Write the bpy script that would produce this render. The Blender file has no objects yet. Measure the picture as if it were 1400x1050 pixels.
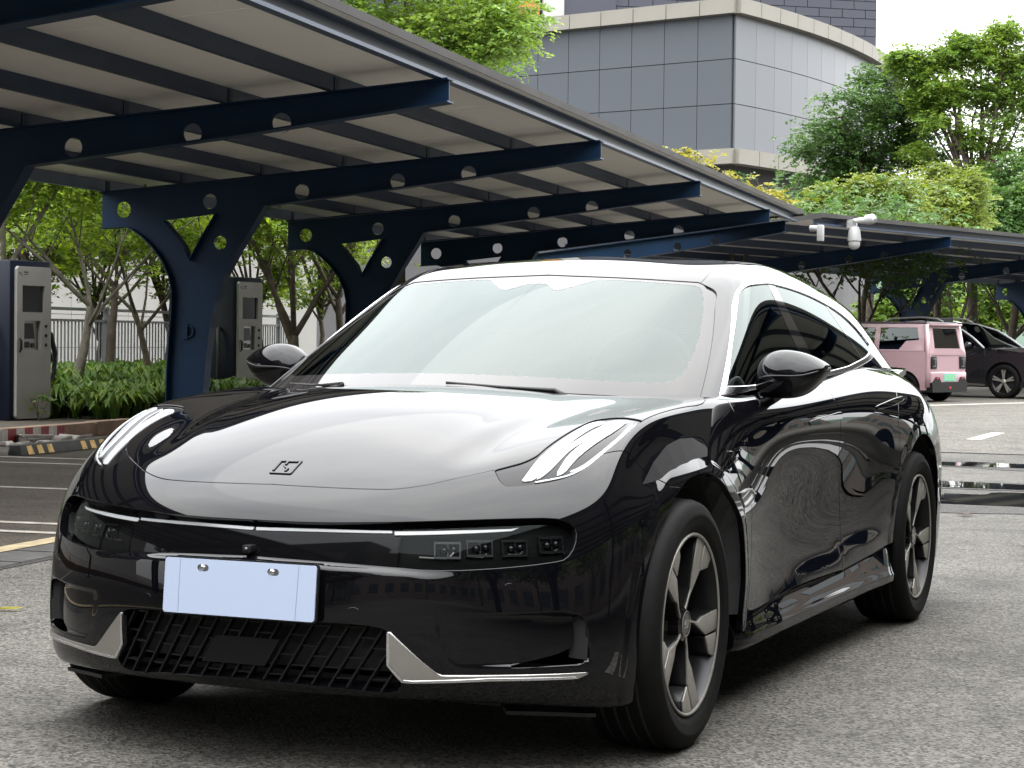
import bpy, bmesh, math, random
import numpy as np
from mathutils import Matrix, Vector
from mathutils.geometry import delaunay_2d_cdt

random.seed(7); RNG = np.random.default_rng(11)
scene = bpy.context.scene
COL = scene.collection
rad = math.radians

# ------------------------------------------------------------------ camera
cam = bpy.data.objects.new('camera', bpy.data.cameras.new('camera'))
COL.objects.link(cam)
cam.matrix_world = Matrix(((0.918984, -0.019283, 0.393824, 2.6919),
                           (0.394118, 0.014914, -0.918939, -5.3779),
                           (0.011847, 0.999703, 0.021306, 1.1202), (0, 0, 0, 1)))
cam.data.lens = 72.232
cam.data.sensor_width = 36.0
cam.data.clip_end = 900
scene.camera = cam

# ------------------------------------------------------------------ sky and sun
SUN_EL, SUN_AZ = rad(66), rad(28)       # azimuth clockwise from +Y
world = bpy.data.worlds.new('World'); scene.world = world; world.use_nodes = True
wn = world.node_tree; wl = wn.links
sky = wn.nodes.new('ShaderNodeTexSky'); sky.sky_type = 'NISHITA'; sky.sun_disc = False
sky.sun_elevation = SUN_EL; sky.sun_rotation = SUN_AZ
sky.air_density = 1.2; sky.dust_density = 3.0
tc = wn.nodes.new('ShaderNodeTexCoord')
mp = wn.nodes.new('ShaderNodeMapping'); mp.inputs['Scale'].default_value = (1, 1, 2.6)
nz = wn.nodes.new('ShaderNodeTexNoise'); nz.inputs['Scale'].default_value = 2.2; nz.inputs['Detail'].default_value = 6; nz.inputs['Roughness'].default_value = .55
wl.new(tc.outputs['Generated'], mp.inputs['Vector']); wl.new(mp.outputs[0], nz.inputs['Vector'])
cl = wn.nodes.new('ShaderNodeValToRGB')                 # cloud brightness
cl.color_ramp.elements[0].position = .30; cl.color_ramp.elements[0].color = (.74, .76, .79, 1)
cl.color_ramp.elements[1].position = .72; cl.color_ramp.elements[1].color = (1.0, 1.0, .99, 1)
wl.new(nz.outputs['Fac'], cl.inputs['Fac'])
mul = wn.nodes.new('ShaderNodeVectorMath'); mul.operation = 'SCALE'; mul.inputs['Scale'].default_value = 26.0
sx = wn.nodes.new('ShaderNodeSeparateXYZ'); wl.new(tc.outputs['Generated'], sx.inputs[0])
gr_ = wn.nodes.new('ShaderNodeMapRange'); gr_.inputs['From Min'].default_value = 0; gr_.inputs['From Max'].default_value = 1     # overcast sky: zenith about three times the horizon
gr_.inputs['To Min'].default_value = .36; gr_.inputs['To Max'].default_value = 1.3; wl.new(sx.outputs['Z'], gr_.inputs['Value'])
gm_ = wn.nodes.new('ShaderNodeVectorMath'); gm_.operation = 'SCALE'; wl.new(cl.outputs['Color'], gm_.inputs[0]); wl.new(gr_.outputs[0], gm_.inputs['Scale'])
wl.new(gm_.outputs[0], mul.inputs[0])
mx = wn.nodes.new('ShaderNodeMix'); mx.data_type = 'RGBA'; mx.inputs['Factor'].default_value = .90
wl.new(sky.outputs['Color'], mx.inputs[6]); wl.new(mul.outputs[0], mx.inputs[7])
bg = wn.nodes['Background']; bg.inputs['Strength'].default_value = .10
wl.new(mx.outputs[2], bg.inputs['Color'])

sl = bpy.data.lights.new('sun', 'SUN'); sl.energy = 0.5; sl.angle = rad(90); sl.color = (1, .96, .9)
sun = bpy.data.objects.new('sun', sl); COL.objects.link(sun)
sd = Vector((math.sin(SUN_AZ)*math.cos(SUN_EL), math.cos(SUN_AZ)*math.cos(SUN_EL), math.sin(SUN_EL)))
sun.rotation_euler = sd.to_track_quat('Z', 'Y').to_euler()
scene.view_settings.view_transform = 'Standard'; scene.view_settings.look = 'None'
scene.view_settings.exposure = 1.55; scene.view_settings.gamma = 1.0
scene.view_settings.use_curve_mapping = False

# ------------------------------------------------------------------ helpers
def tag(o, label=None, cat=None, group=None, kind=None):
    if label: o['label'] = label
    if cat: o['category'] = cat
    if group: o['group'] = group
    if kind: o['kind'] = kind
    return o
def thing(name, label, cat, loc=(0, 0, 0), rz=0, group=None):
    o = bpy.data.objects.new(name, None); COL.objects.link(o)
    o.location = loc; o.rotation_euler = (0, 0, rz); o.empty_display_size = .2
    return tag(o, label, cat, group)
def obj(name, V, F, mat, parent=None, smooth=False, normals=None):
    me = bpy.data.meshes.new(name)
    me.from_pydata([tuple(v) for v in V] if not isinstance(V, np.ndarray) else V.tolist(), [], F if not isinstance(F, np.ndarray) else F.tolist())
    if mat is not None: me.materials.append(mat)
    if smooth or normals is not None:
        me.polygons.foreach_set('use_smooth', [True]*len(me.polygons))
    if normals is not None: me.normals_split_custom_set_from_vertices([tuple(n) for n in normals])
    me.update()
    o = bpy.data.objects.new(name, me); COL.objects.link(o)
    if parent is not None: o.parent = parent
    return o
def share(name, me, parent=None, loc=(0, 0, 0), rot=(0, 0, 0), sc=(1, 1, 1)):
    o = bpy.data.objects.new(name, me); COL.objects.link(o); o.location = loc; o.rotation_euler = rot; o.scale = sc
    if parent is not None: o.parent = parent
    return o
def kids(o): return [c for c in bpy.data.objects if c.parent == o]
def copy_tree(o, parent=None, ch=None):
    if ch is None:
        ch = {}
        for c in bpy.data.objects:
            if c.parent: ch.setdefault(c.parent.name, []).append(c)
    c = o.copy(); COL.objects.link(c)
    if parent is not None: c.parent = parent
    for k in ch.get(o.name, []): copy_tree(k, c, ch)
    return c
class MB:
    def __init__(s): s.v = []; s.f = []
    def add(s, V, F):
        b = len(s.v); s.v += [tuple(map(float, p)) for p in V]; s.f += [tuple(b+i for i in q) for q in F]; return s
    def box(s, a, b, bev=0):
        (x0, y0, z0), (x1, y1, z1) = a, b
        return s.add([(x0,y0,z0),(x1,y0,z0),(x1,y1,z0),(x0,y1,z0),(x0,y0,z1),(x1,y0,z1),(x1,y1,z1),(x0,y1,z1)],
                     [(3,2,1,0),(4,5,6,7),(0,1,5,4),(1,2,6,5),(2,3,7,6),(3,0,4,7)])
    def obox(s, p, q, w, h, up=(0, 0, 1)):
        p, q = Vector(p), Vector(q); d = (q-p).normalized(); side = d.cross(Vector(up)).normalized(); u = side.cross(d)
        V = []
        for e in (p, q):
            for a, b in ((-1,-1),(1,-1),(1,1),(-1,1)): V.append(e+side*(a*w/2)+u*(b*h/2))
        return s.add(V, [(3,2,1,0),(4,5,6,7),(0,1,5,4),(1,2,6,5),(2,3,7,6),(3,0,4,7)])
    def tube(s, pts, r, n=8, cap=True):
        pts = [Vector(p) for p in pts]; rs = r if hasattr(r, '__len__') else [r]*len(pts)
        V = []; ref = Vector((.31, .17, .93))
        for i, p in enumerate(pts):
            d = (pts[min(i+1, len(pts)-1)]-pts[max(i-1, 0)]).normalized()
            a = d.cross(ref); a = a.normalized() if a.length > 1e-4 else Vector((1, 0, 0)); b = d.cross(a)
            for k in range(n):
                t = 2*math.pi*k/n; V.append(p+(a*math.cos(t)+b*math.sin(t))*rs[i])
        F = [(i*n+k, i*n+(k+1) % n, (i+1)*n+(k+1) % n, (i+1)*n+k) for i in range(len(pts)-1) for k in range(n)]
        if cap: F += [tuple(range(n-1, -1, -1)), tuple((len(pts)-1)*n+k for k in range(n))]
        return s.add(V, F)
    def lathe(s, prof, axis='x', c=(0, 0, 0), n=48, closed=False):
        V = []; m = len(prof)                            # prof: (along axis, radius)
        for k in range(n):
            t = 2*math.pi*k/n
            for a, r in prof:
                p = {'x': (a, r*math.cos(t), r*math.sin(t)), 'z': (r*math.cos(t), r*math.sin(t), a), 'y': (r*math.sin(t), a, r*math.cos(t))}[axis]
                V.append((c[0]+p[0], c[1]+p[1], c[2]+p[2]))
        F = []
        for k in range(n):
            k2 = (k+1) % n
            for i in range(m if closed else m-1):
                j = (i+1) % m
                F.append((k*m+i, k2*m+i, k2*m+j, k*m+j))
        return s.add(V, F)
    def prism(s, poly, d0, d1, fn):
        # poly in 2D, fn(a,b,d)->3D ; triangulated by n-gon
        n = len(poly)
        V = [fn(a, b, d0) for a, b in poly]+[fn(a, b, d1) for a, b in poly]
        return s.add(V, [tuple(range(n-1, -1, -1)), tuple(range(n, 2*n))]+[(i, (i+1) % n, n+(i+1) % n, n+i) for i in range(n)])
    def build(s, name, mat, parent=None, smooth=False):
        o = obj(name, s.v, s.f, mat, parent, smooth); 
        return o
def fixn(o, angle=None):
    bm = bmesh.new(); bm.from_mesh(o.data); bmesh.ops.recalc_face_normals(bm, faces=bm.faces); bm.to_mesh(o.data); bm.free()
    if angle is not None:
        o.data.polygons.foreach_set('use_smooth', [True]*len(o.data.polygons)); o.data.set_sharp_from_angle(angle=rad(angle))
    return o
def bevel(o, w, seg=2, angle=40):
    bm = bmesh.new(); bm.from_mesh(o.data)
    bmesh.ops.recalc_face_normals(bm, faces=bm.faces)
    es = [e for e in bm.edges if len(e.link_faces) == 2 and e.calc_face_angle(0) > rad(30)]
    bmesh.ops.bevel(bm, geom=es, offset=w, segments=seg, profile=.5, affect='EDGES', clamp_overlap=True)
    bm.to_mesh(o.data); bm.free()
    o.data.polygons.foreach_set('use_smooth', [True]*len(o.data.polygons)); o.data.set_sharp_from_angle(angle=rad(angle))
    return o

# ------------------------------------------------------------------ materials
def mat(name, col, rough=.5, metal=0, spec=.5, coat=0, coat_r=.02, noise=None, bump=None, emit=None, ior=None, coat_ior=None):
    m = bpy.data.materials.new(name); m.use_nodes = True; nt = m.node_tree; b = nt.nodes['Principled BSDF']
    b.inputs['Base Color'].default_value = (*col, 1); b.inputs['Roughness'].default_value = rough; b.inputs['Metallic'].default_value = metal
    b.inputs['Specular IOR Level'].default_value = spec; b.inputs['Coat Weight'].default_value = coat; b.inputs['Coat Roughness'].default_value = coat_r
    if coat_ior: b.inputs['Coat IOR'].default_value = coat_ior
    if ior: b.inputs['IOR'].default_value = ior
    if emit: b.inputs['Emission Color'].default_value = (*emit[0], 1); b.inputs['Emission Strength'].default_value = emit[1]
    tcn = nt.nodes.new('ShaderNodeTexCoord')
    if noise:      # (scale, dark factor, detail[, stretch])
        n = nt.nodes.new('ShaderNodeTexNoise'); n.inputs['Scale'].default_value = noise[0]; n.inputs['Detail'].default_value = noise[2] if len(noise) > 2 else 5
        mpn = nt.nodes.new('ShaderNodeMapping'); mpn.inputs['Scale'].default_value = noise[3] if len(noise) > 3 else (1, 1, 1)
        nt.links.new(tcn.outputs['Object'], mpn.inputs['Vector']); nt.links.new(mpn.outputs[0], n.inputs['Vector'])
        r = nt.nodes.new('ShaderNodeValToRGB'); k = noise[1]
        r.color_ramp.elements[0].position = .3; r.color_ramp.elements[1].position = .72
        r.color_ramp.elements[0].color = (col[0]*k, col[1]*k, col[2]*k, 1); r.color_ramp.elements[1].color = (*[min(1, c*(2-k)**.5) for c in col], 1)
        nt.links.new(n.outputs['Fac'], r.inputs['Fac']); nt.links.new(r.outputs['Color'], b.inputs['Base Color'])
    if bump:       # (scale, strength, distance)
        n2 = nt.nodes.new('ShaderNodeTexNoise'); n2.inputs['Scale'].default_value = bump[0]; n2.inputs['Detail'].default_value = 4
        nt.links.new(tcn.outputs['Object'], n2.inputs['Vector'])
        bu = nt.nodes.new('ShaderNodeBump'); bu.inputs['Strength'].default_value = bump[1]; bu.inputs['Distance'].default_value = bump[2]
        nt.links.new(n2.outputs['Fac'], bu.inputs['Height']); nt.links.new(bu.outputs['Normal'], b.inputs['Normal'])
    return m
def glass(name, tint, ior, rough=0.0, refl=1.0):
    m = bpy.data.materials.new(name); m.use_nodes = True; nt = m.node_tree
    for n in list(nt.nodes):
        if n.type != 'OUTPUT_MATERIAL': nt.nodes.remove(n)
    out = [n for n in nt.nodes if n.type == 'OUTPUT_MATERIAL'][0]
    tr = nt.nodes.new('ShaderNodeBsdfTransparent'); tr.inputs['Color'].default_value = (*tint, 1)
    gl = nt.nodes.new('ShaderNodeBsdfGlossy'); gl.inputs['Roughness'].default_value = rough; gl.inputs['Color'].default_value = (.90*refl, .985*refl, .96*refl, 1)
    fr = nt.nodes.new('ShaderNodeFresnel'); fr.inputs['IOR'].default_value = ior
    geo = nt.nodes.new('ShaderNodeNewGeometry')         # thin sheet: same reflection from both faces
    mxs = nt.nodes.new('ShaderNodeMixShader')
    nt.links.new(fr.outputs[0], mxs.inputs[0]); nt.links.new(tr.outputs[0], mxs.inputs[1]); nt.links.new(gl.outputs[0], mxs.inputs[2]); nt.links.new(mxs.outputs[0], out.inputs[0])
    return m
def leafmat(name, cols, trans=.35):
    m = bpy.data.materials.new(name); m.use_nodes = True; nt = m.node_tree
    for n in list(nt.nodes):
        if n.type != 'OUTPUT_MATERIAL': nt.nodes.remove(n)
    out = [n for n in nt.nodes if n.type == 'OUTPUT_MATERIAL'][0]
    geo = nt.nodes.new('ShaderNodeNewGeometry')
    r = nt.nodes.new('ShaderNodeValToRGB'); el = r.color_ramp.elements
    while len(el) < len(cols): el.new(.5)
    for i, c in enumerate(cols): el[i].position = i/(len(cols)-1); el[i].color = (*c, 1)
    tcn = nt.nodes.new('ShaderNodeTexCoord'); n = nt.nodes.new('ShaderNodeTexNoise'); n.inputs['Scale'].default_value = .9; n.inputs['Detail'].default_value = 3
    nt.links.new(tcn.outputs['Object'], n.inputs['Vector'])
    m1 = nt.nodes.new('ShaderNodeMath'); m1.operation = 'MULTIPLY_ADD'; m1.inputs[1].default_value = 1.5; m1.inputs[2].default_value = -.55
    nt.links.new(n.outputs['Fac'], m1.inputs[0])
    m2 = nt.nodes.new('ShaderNodeMath'); m2.operation = 'MULTIPLY_ADD'; m2.inputs[1].default_value = .55; m2.use_clamp = True
    nt.links.new(geo.outputs['Random Per Island'], m2.inputs[0]); nt.links.new(m1.outputs[0], m2.inputs[2])
    nt.links.new(m2.outputs[0], r.inputs['Fac'])
    d = nt.nodes.new('ShaderNodeBsdfPrincipled'); d.inputs['Roughness'].default_value = .45; d.inputs['Specular IOR Level'].default_value = .35
    t = nt.nodes.new('ShaderNodeBsdfTranslucent')
    hs = nt.nodes.new('ShaderNodeHueSaturation'); hs.inputs['Hue'].default_value = .485; hs.inputs['Value'].default_value = 1.5; hs.inputs['Saturation'].default_value = 1.1
    nt.links.new(r.outputs['Color'], d.inputs['Base Color']); nt.links.new(r.outputs['Color'], hs.inputs['Color']); nt.links.new(hs.outputs['Color'], t.inputs['Color'])
    mxs = nt.nodes.new('ShaderNodeMixShader'); mxs.inputs[0].default_value = trans
    nt.links.new(d.outputs[0], mxs.inputs[1]); nt.links.new(t.outputs[0], mxs.inputs[2]); nt.links.new(mxs.outputs[0], out.inputs[0])
    return m

M = {}
M['navy'] = mat('navy_paint', (.007, .028, .070), .45, spec=.22, noise=(1.5, .8, 5), bump=(30, .05, .01))
M['bluegrey'] = mat('galvanised_channel', (.16, .20, .27), .45, noise=(2, .8, 5))
M['roofpanel'] = mat('sandwich_roof_panel', (.86, .845, .80), .6, spec=.2, noise=(.7, .8, 8, (1, .15, 1)))
M['rooftop'] = mat('roof_edge_metal', (.07, .068, .066), .8, spec=.2, noise=(1.5, .8, 5))
M['concrete'] = mat('kerb_concrete', (0.2508, 0.1672, 0.114), .85, noise=(3, .55, 8), bump=(25, .4, .02))
M['rubble'] = mat('broken_concrete', (0.2432, 0.2204, 0.1976), .9, noise=(9, .5, 6), bump=(30, .5, .02))
M['red'] = mat('red_stripe_paint', (0.2508, 0.0228, 0.0228), .6, noise=(14, .6, 5))
M['white_stripe'] = mat('white_stripe_paint', (0.4712, 0.4408, 0.4104), .6, noise=(14, .75, 5))
M['rubber'] = mat('black_rubber', (.022, .022, .023), .6, noise=(20, .7, 4))
M['dark_stop'] = mat('wheel_stop_rubber', (.045, .043, .042), .7, noise=(10, .7, 4))
M['yellow'] = mat('yellow_reflective_paint', (.62, .38, .07), .5, noise=(20, .6, 4))
M['wallpanel'] = mat('white_cladding', (0.228, 0.2204, 0.2052), .6, noise=(.5, .9, 4))
M['joint'] = mat('dark_joint', (.10, .10, .10), .8)
M['fence'] = mat('grey_fence_steel', (.13, .135, .14), .45)
M['pipe'] = mat('white_plastic_pipe', (.36, .355, .34), .4)
M['bldpanel'] = mat('blue_grey_cladding', (0.0418, 0.05016, 0.06232), .5, noise=(.12, .86, 4))
M['wingpanel'] = mat('silver_grey_cladding', (.072, .079, .088), .34, spec=.7, noise=(.12, .9, 4))  # same cladding, painted lighter and glossier for the brighter light on the curved wing
M['pale_trim'] = mat('pale_trim', (.5, .5, .5), .3)
M['leaf_sunlit'] = leafmat('leaf_sunlit_green', [(0.0675, 0.135, 0.0189), (0.1485, 0.2295, 0.0324), (0.27, 0.351, 0.054)], .5)
M['bldback'] = mat('building_backing', (0.0342, 0.038, 0.0456), .8)
M['cornice'] = mat('cream_cornice', (0.1824, 0.171, 0.1444), .6, noise=(.4, .85, 5))
M['lowbrick'] = mat('grey_lower_cladding', (0.076, 0.07448, 0.076), .7, noise=(.5, .8, 5))
M['tower'] = mat('tower_cladding', (0.0342, 0.03648, 0.05168), .6, noise=(.15, .85, 4))
M['orange'] = mat('orange_panel', (.45, .14, .02), .5)
M['bark'] = mat('bark', (.09, .07, .052), .9, noise=(8, .55, 6), bump=(20, .6, .03))
M['barkpale'] = mat('pale_bark', (.17, .15, .12), .9, noise=(8, .55, 6), bump=(20, .6, .03))
M['leaf_mid'] = leafmat('leaf_mid_green', [(0.0405, 0.081, 0.0162), (0.0743, 0.135, 0.0243), (0.1485, 0.216, 0.0405)], .42)
M['leaf_dark'] = leafmat('leaf_dark_green', [(0.0252, 0.063, 0.0168), (0.049, 0.105, 0.0252), (0.098, 0.182, 0.035)])
M['leaf_lime'] = leafmat('leaf_lime_green', [(0.0715, 0.1155, 0.0176), (0.121, 0.165, 0.0264), (0.198, 0.242, 0.044)])
M['leaf_yellow'] = leafmat('leaf_yellow', [(.13, .14, .02), (.22, .20, .03), (.12, .16, .025)])
M['leaf_bright'] = leafmat('leaf_bright_green', [(0.054, 0.1148, 0.0189), (0.108, 0.1823, 0.0297), (0.189, 0.27, 0.0473)], .45)
M['strap'] = leafmat('strap_leaf', [(0.0375, 0.0813, 0.015), (0.075, 0.1375, 0.025), (0.1625, 0.225, 0.0375)], .25)
M['cab_white'] = mat('charger_front_panel', (.34, .33, .305), .4, noise=(2.5, .9, 4))
M['cab_navy'] = mat('charger_body', (.006, .009, .019), .4, spec=.3)
M['screen'] = mat('charger_screen', (.02, .022, .02), .08)
M['metalgrey'] = mat('grey_metal', (.28, .28, .28), .35, 1)
M['blackplastic'] = mat('black_plastic', (.006, .006, .0065), .4, spec=.35, noise=(6, .8, 3))
M['matblack'] = mat('matt_black', (.006, .006, .007), .75)
M['cctv'] = mat('white_plastic', (0.342, 0.342, 0.3382), .35)
M['paint'] = mat('black_car_paint', (.0022, .0022, .003), .5, coat=.84, coat_r=.003, spec=.0, coat_ior=1.46)
M['chrome'] = mat('satin_chrome', (.72, .72, .74), .16, 1)
M['silver'] = mat('satin_silver', (.50, .49, .47), .28, 1)
M['gloss'] = mat('piano_black', (.004, .004, .005), .06, coat=.5)
M['bargloss'] = mat('bar_black', (.003, .003, .0035), .05, spec=.14)
M['lampbase'] = mat('lamp_cover_black', (.006, .006, .007), .10, spec=.22)
M['frit'] = mat('black_ceramic_border', (.02, .019, .019), .02, ior=1.5, spec=.27)
M['matt_radar'] = mat('radar_cover', (.005, .005, .0055), .8, spec=.1)
M['module'] = mat('lamp_module', (.10, .10, .105), .25, .6)
M['slat'] = mat('grille_slat', (.006, .006, .0065), .35, spec=.2)
M['glass_ws'] = glass('windscreen_glass', (.30, .38, .36), 1.60, refl=.66)
M['glass_side'] = glass('privacy_glass', (.10, .12, .115), 1.8, refl=.68)
M['dark_glass'] = glass('dark_tinted_glass', (.025, .03, .03), 1.5)
M['glass_lamp'] = glass('lamp_glass', (.50, .51, .51), 1.32, refl=.4)
M['drl'] = mat('white_light_guide', (.34, .35, .36), .2, coat=.6)  # lamp light guides, also the painted highlight along the bar top
M['drl_grey'] = mat('grey_light_guide', (.14, .145, .15), .2, coat=.5)
M['lens'] = mat('lamp_lens', (.10, .10, .11), .06, .8)
M['alloy'] = mat('machined_alloy', (.27, .255, .23), .38, .45, noise=(60, .9, 3))
M['alloy_dark'] = mat('dark_alloy', (.018, .018, .019), .35, .6)
M['tyre'] = mat('tyre_rubber', (0.0072, 0.007, 0.0068), .7, spec=.10, noise=(30, .75, 4))
M['disc'] = mat('brake_disc', (.16, .155, .15), .4, 1)
M['plate'] = mat('blank_plate', (.345, .40, .52), .38)
M['plate_line'] = mat('plate_crease', (.22, .25, .32), .5)
M['seat'] = mat('dark_seat', (.02, .021, .023), .6)
M['cabin'] = mat('cabin_trim', (.03, .03, .031), .7)
M['cabin_pale'] = mat('pale_sensor_cover', (.03, .028, .028), .02, ior=2.3)
M['pink'] = mat('pink_paint', (.36, .235, .255), .3, coat=.6)
M['green_plate'] = mat('green_plate', (.10, .48, .24), .4)
M['plate_text'] = mat('plate_lettering', (.02, .04, .03), .5)
M['suvpaint'] = mat('suv_black_paint', (.008, .008, .011), .25, coat=1)
M['tail_red'] = mat('red_reflector', (.45, .02, .02), .3)
M['linepaint'] = mat('worn_line_paint', (0.38, 0.3496, 0.304), .75, noise=(9, .5, 8))
M['lineyellow'] = mat('worn_yellow_paint', (0.3496, 0.2812, 0.1672), .75, noise=(9, .55, 8))
M['hill'] = mat('hill_green', (.09, .13, .10), .95, noise=(.03, .7, 6))
M['curtain'] = mat('glazing', (.05, .07, .08), .05)
M['mullion'] = mat('mullion', (.07, .07, .068), .5)
M['brownwall'] = mat('brown_render', (.16, .13, .11), .8, noise=(.3, .8, 5))
# ------------------------------------------------------------------ ground
def ground_mat(name, base, spec_scale, tone, streak=None, wet=None, bumpd=.006):
    m = bpy.data.materials.new(name); m.use_nodes = True; nt = m.node_tree; b = nt.nodes['Principled BSDF']; L = nt.links
    tcn = nt.nodes.new('ShaderNodeTexCoord')
    v = nt.nodes.new('ShaderNodeTexVoronoi'); v.inputs['Scale'].default_value = spec_scale
    L.new(tcn.outputs['Object'], v.inputs['Vector'])
    r = nt.nodes.new('ShaderNodeValToRGB'); e = r.color_ramp.elements
    e[0].position = 0; e[0].color = (.06, .06, .06, 1); e[1].position = 1; e[1].color = (2.1, 2.03, 1.9, 1); q_ = e.new(.3); q_.color = (.62, .61, .58, 1)
    sp = nt.nodes.new('ShaderNodeSeparateColor'); L.new(v.outputs['Color'], sp.inputs[0]); L.new(sp.outputs[0], r.inputs['Fac'])
    n = nt.nodes.new('ShaderNodeTexNoise'); n.inputs['Scale'].default_value = .55; n.inputs['Detail'].default_value = 7; n.inputs['Roughness'].default_value = .62
    if streak:
        mpp = nt.nodes.new('ShaderNodeMapping'); mpp.inputs['Scale'].default_value = streak; L.new(tcn.outputs['Object'], mpp.inputs['Vector']); L.new(mpp.outputs[0], n.inputs['Vector'])
    else: L.new(tcn.outputs['Object'], n.inputs['Vector'])
    r2 = nt.nodes.new('ShaderNodeValToRGB'); e = r2.color_ramp.elements
    e[0].position = .3; e[0].color = (*[c*tone for c in base], 1); e[1].position = .75; e[1].color = (*[c*(2-tone) for c in base], 1)
    L.new(n.outputs['Fac'], r2.inputs['Fac'])
    mu = nt.nodes.new('ShaderNodeMix'); mu.data_type = 'RGBA'; mu.blend_type = 'MULTIPLY'; mu.inputs['Factor'].default_value = .85
    L.new(r2.outputs['Color'], mu.inputs[6]); L.new(r.outputs['Color'], mu.inputs[7])
    st = nt.nodes.new('ShaderNodeTexNoise'); st.inputs['Scale'].default_value = 1.7; st.inputs['Detail'].default_value = 9; st.inputs['Roughness'].default_value = .7; L.new(tcn.outputs['Object'], st.inputs['Vector'])
    r4 = nt.nodes.new('ShaderNodeValToRGB'); e4 = r4.color_ramp.elements                        # oil and damp stains
    e4[0].position = .36; e4[0].color = (.62, .62, .63, 1); e4[1].position = .50; e4[1].color = (1, 1, 1, 1); L.new(st.outputs['Fac'], r4.inputs['Fac'])
    mu2 = nt.nodes.new('ShaderNodeMix'); mu2.data_type = 'RGBA'; mu2.blend_type = 'MULTIPLY'; mu2.inputs['Factor'].default_value = 1.0
    L.new(mu.outputs[2], mu2.inputs[6]); L.new(r4.outputs['Color'], mu2.inputs[7]); mu = mu2
    n3 = nt.nodes.new('ShaderNodeTexNoise'); n3.inputs['Scale'].default_value = 110; n3.inputs['Detail'].default_value = 3; L.new(tcn.outputs['Object'], n3.inputs['Vector'])
    L.new(mu.outputs[2], b.inputs['Base Color'])
    b.inputs['Roughness'].default_value = .82; b.inputs['Specular IOR Level'].default_value = .3
    bu = nt.nodes.new('ShaderNodeBump'); bu.inputs['Strength'].default_value = .7; bu.inputs['Distance'].default_value = bumpd
    ad = nt.nodes.new('ShaderNodeMath'); ad.operation = 'ADD'; L.new(v.outputs['Distance'], ad.inputs[0]); L.new(n3.outputs['Fac'], ad.inputs[1])
    L.new(ad.outputs[0], bu.inputs['Height']); L.new(bu.outputs['Normal'], b.inputs['Normal'])
    return m
M['asphalt'] = ground_mat('asphalt', (.074, .0712, .066), 105, .76)
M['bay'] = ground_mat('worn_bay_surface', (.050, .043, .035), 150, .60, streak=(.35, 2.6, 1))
M['wetpatch'] = ground_mat('damp_asphalt', (.042, .041, .040), 130, .8)
M['puddle'] = mat('rain_puddle', (.012, .012, .012), .02, spec=.9, ior=1.33)
M['gutter'] = mat('gutter_grate', (.06, .058, .055), .6, noise=(12, .6, 5))
M['apron'] = ground_mat('pale_concrete_apron', (.083, .079, .070), 60, .88, streak=(.4, 1.6, 1), bumpd=.003)

PP, RR = np.array([.9924, .1228]), np.array([-.1228, .9924])       # carport axes: across the bays, along the row
def pq(p, q, z=0.): w = PP*p+RR*q; return (w[0], w[1], z)
ROW = math.atan2(.1228, .9924)

def sheet(name, poly, z, m, fn=pq):
    return obj(name, [fn(a, b, z) for a, b in poly], [tuple(range(len(poly)))], m)
g = obj('ground', [(-320, -220, 0), (320, -220, 0), (320, 420, 0), (-320, 420, 0)], [(0, 1, 2, 3)], M['asphalt']); tag(g, kind='structure')
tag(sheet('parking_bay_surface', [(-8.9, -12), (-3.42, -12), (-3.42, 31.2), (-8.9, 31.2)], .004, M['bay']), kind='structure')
tag(sheet('concrete_road', [(-3.3, 16.6), (30, 12.6), (30, 75), (-8, 60), (-4.5, 33.6)], .0075, M['apron']), kind='structure')
def blob(name, c, rx, ry, z, m, seed, rough=.18, n=72, ang=0):
    r = random.Random(seed); ph = [(r.uniform(0, 6.28), k, r.uniform(.3, 1)*rough/k**.5) for k in range(2, 15)]
    V = []
    for i in range(n):
        t = 2*math.pi*i/n; s = 1+sum(a*math.sin(k*t+p) for p, k, a in ph)
        x, y = rx*s*math.cos(t), ry*s*math.sin(t)
        V.append((c[0]+x*math.cos(ang)-y*math.sin(ang), c[1]+x*math.sin(ang)+y*math.cos(ang), z))
    return tag(obj(name, V, [tuple(range(n))], m), kind='structure')
# puddles to the right of the car, lying on the asphalt
PUD = [(pq(2.2, 13.75), 2.6, .36, 3), (pq(2.3, 10.75), 2.5, .40, 5), (pq(2.4, 9.15), 2.3, .62, 9)]
for i, (c, rx, ry, sd_) in enumerate(PUD):
    blob('damp_ground', c, rx*1.05, ry*1.35, .004, M['wetpatch'], sd_+40, .34, 140, ang=-.12)
    blob('puddle', c, rx, ry, .008, M['puddle'], sd_, .36, 140, ang=-.12)
# painted bay lines
lines = [(-8.6, -3.45, 5.19), (-8.6, -3.45, 4.69), (-8.6, -3.45, 7.68), (-8.6, -3.45, 10.28), (-8.6, -3.45, 10.98), (-8.6, -3.45, 2.2), (-8.6, -3.45, 13.4), (-8.6, -3.45, 16.1), (-8.6, -3.45, 18.8), (-8.6, -3.45, 21.5)]
for p0, p1, q in lines:
    tag(sheet('bay_line', [(p0, q-.05), (p1, q-.05), (p1, q+.05), (p0, q+.05)], .008, M['linepaint']), kind='structure')
tag(sheet('bay_front_line', [(-3.52, -12), (-3.38, -12), (-3.38, 31), (-3.52, 31)], .012, M['lineyellow']), kind='structure')
tag(sheet('road_dash', [(.42, 19.2), (.60, 19.2), (.78, 21.3), (.60, 21.3)], .0115, M['linepaint']), kind='structure')
tag(sheet('far_bay_line', [(-1.6, 31.6), (1.2, 36.9), (1.0, 37.2), (-1.8, 31.9)], .0115, M['linepaint']), kind='structure')
tag(sheet('edge_line', [(1.72, -.35), (2.6, .15), (2.55, .3), (1.67, -.2)], .008, M['linepaint'], lambda a, b, z: (a, b, z)), kind='structure')
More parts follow.
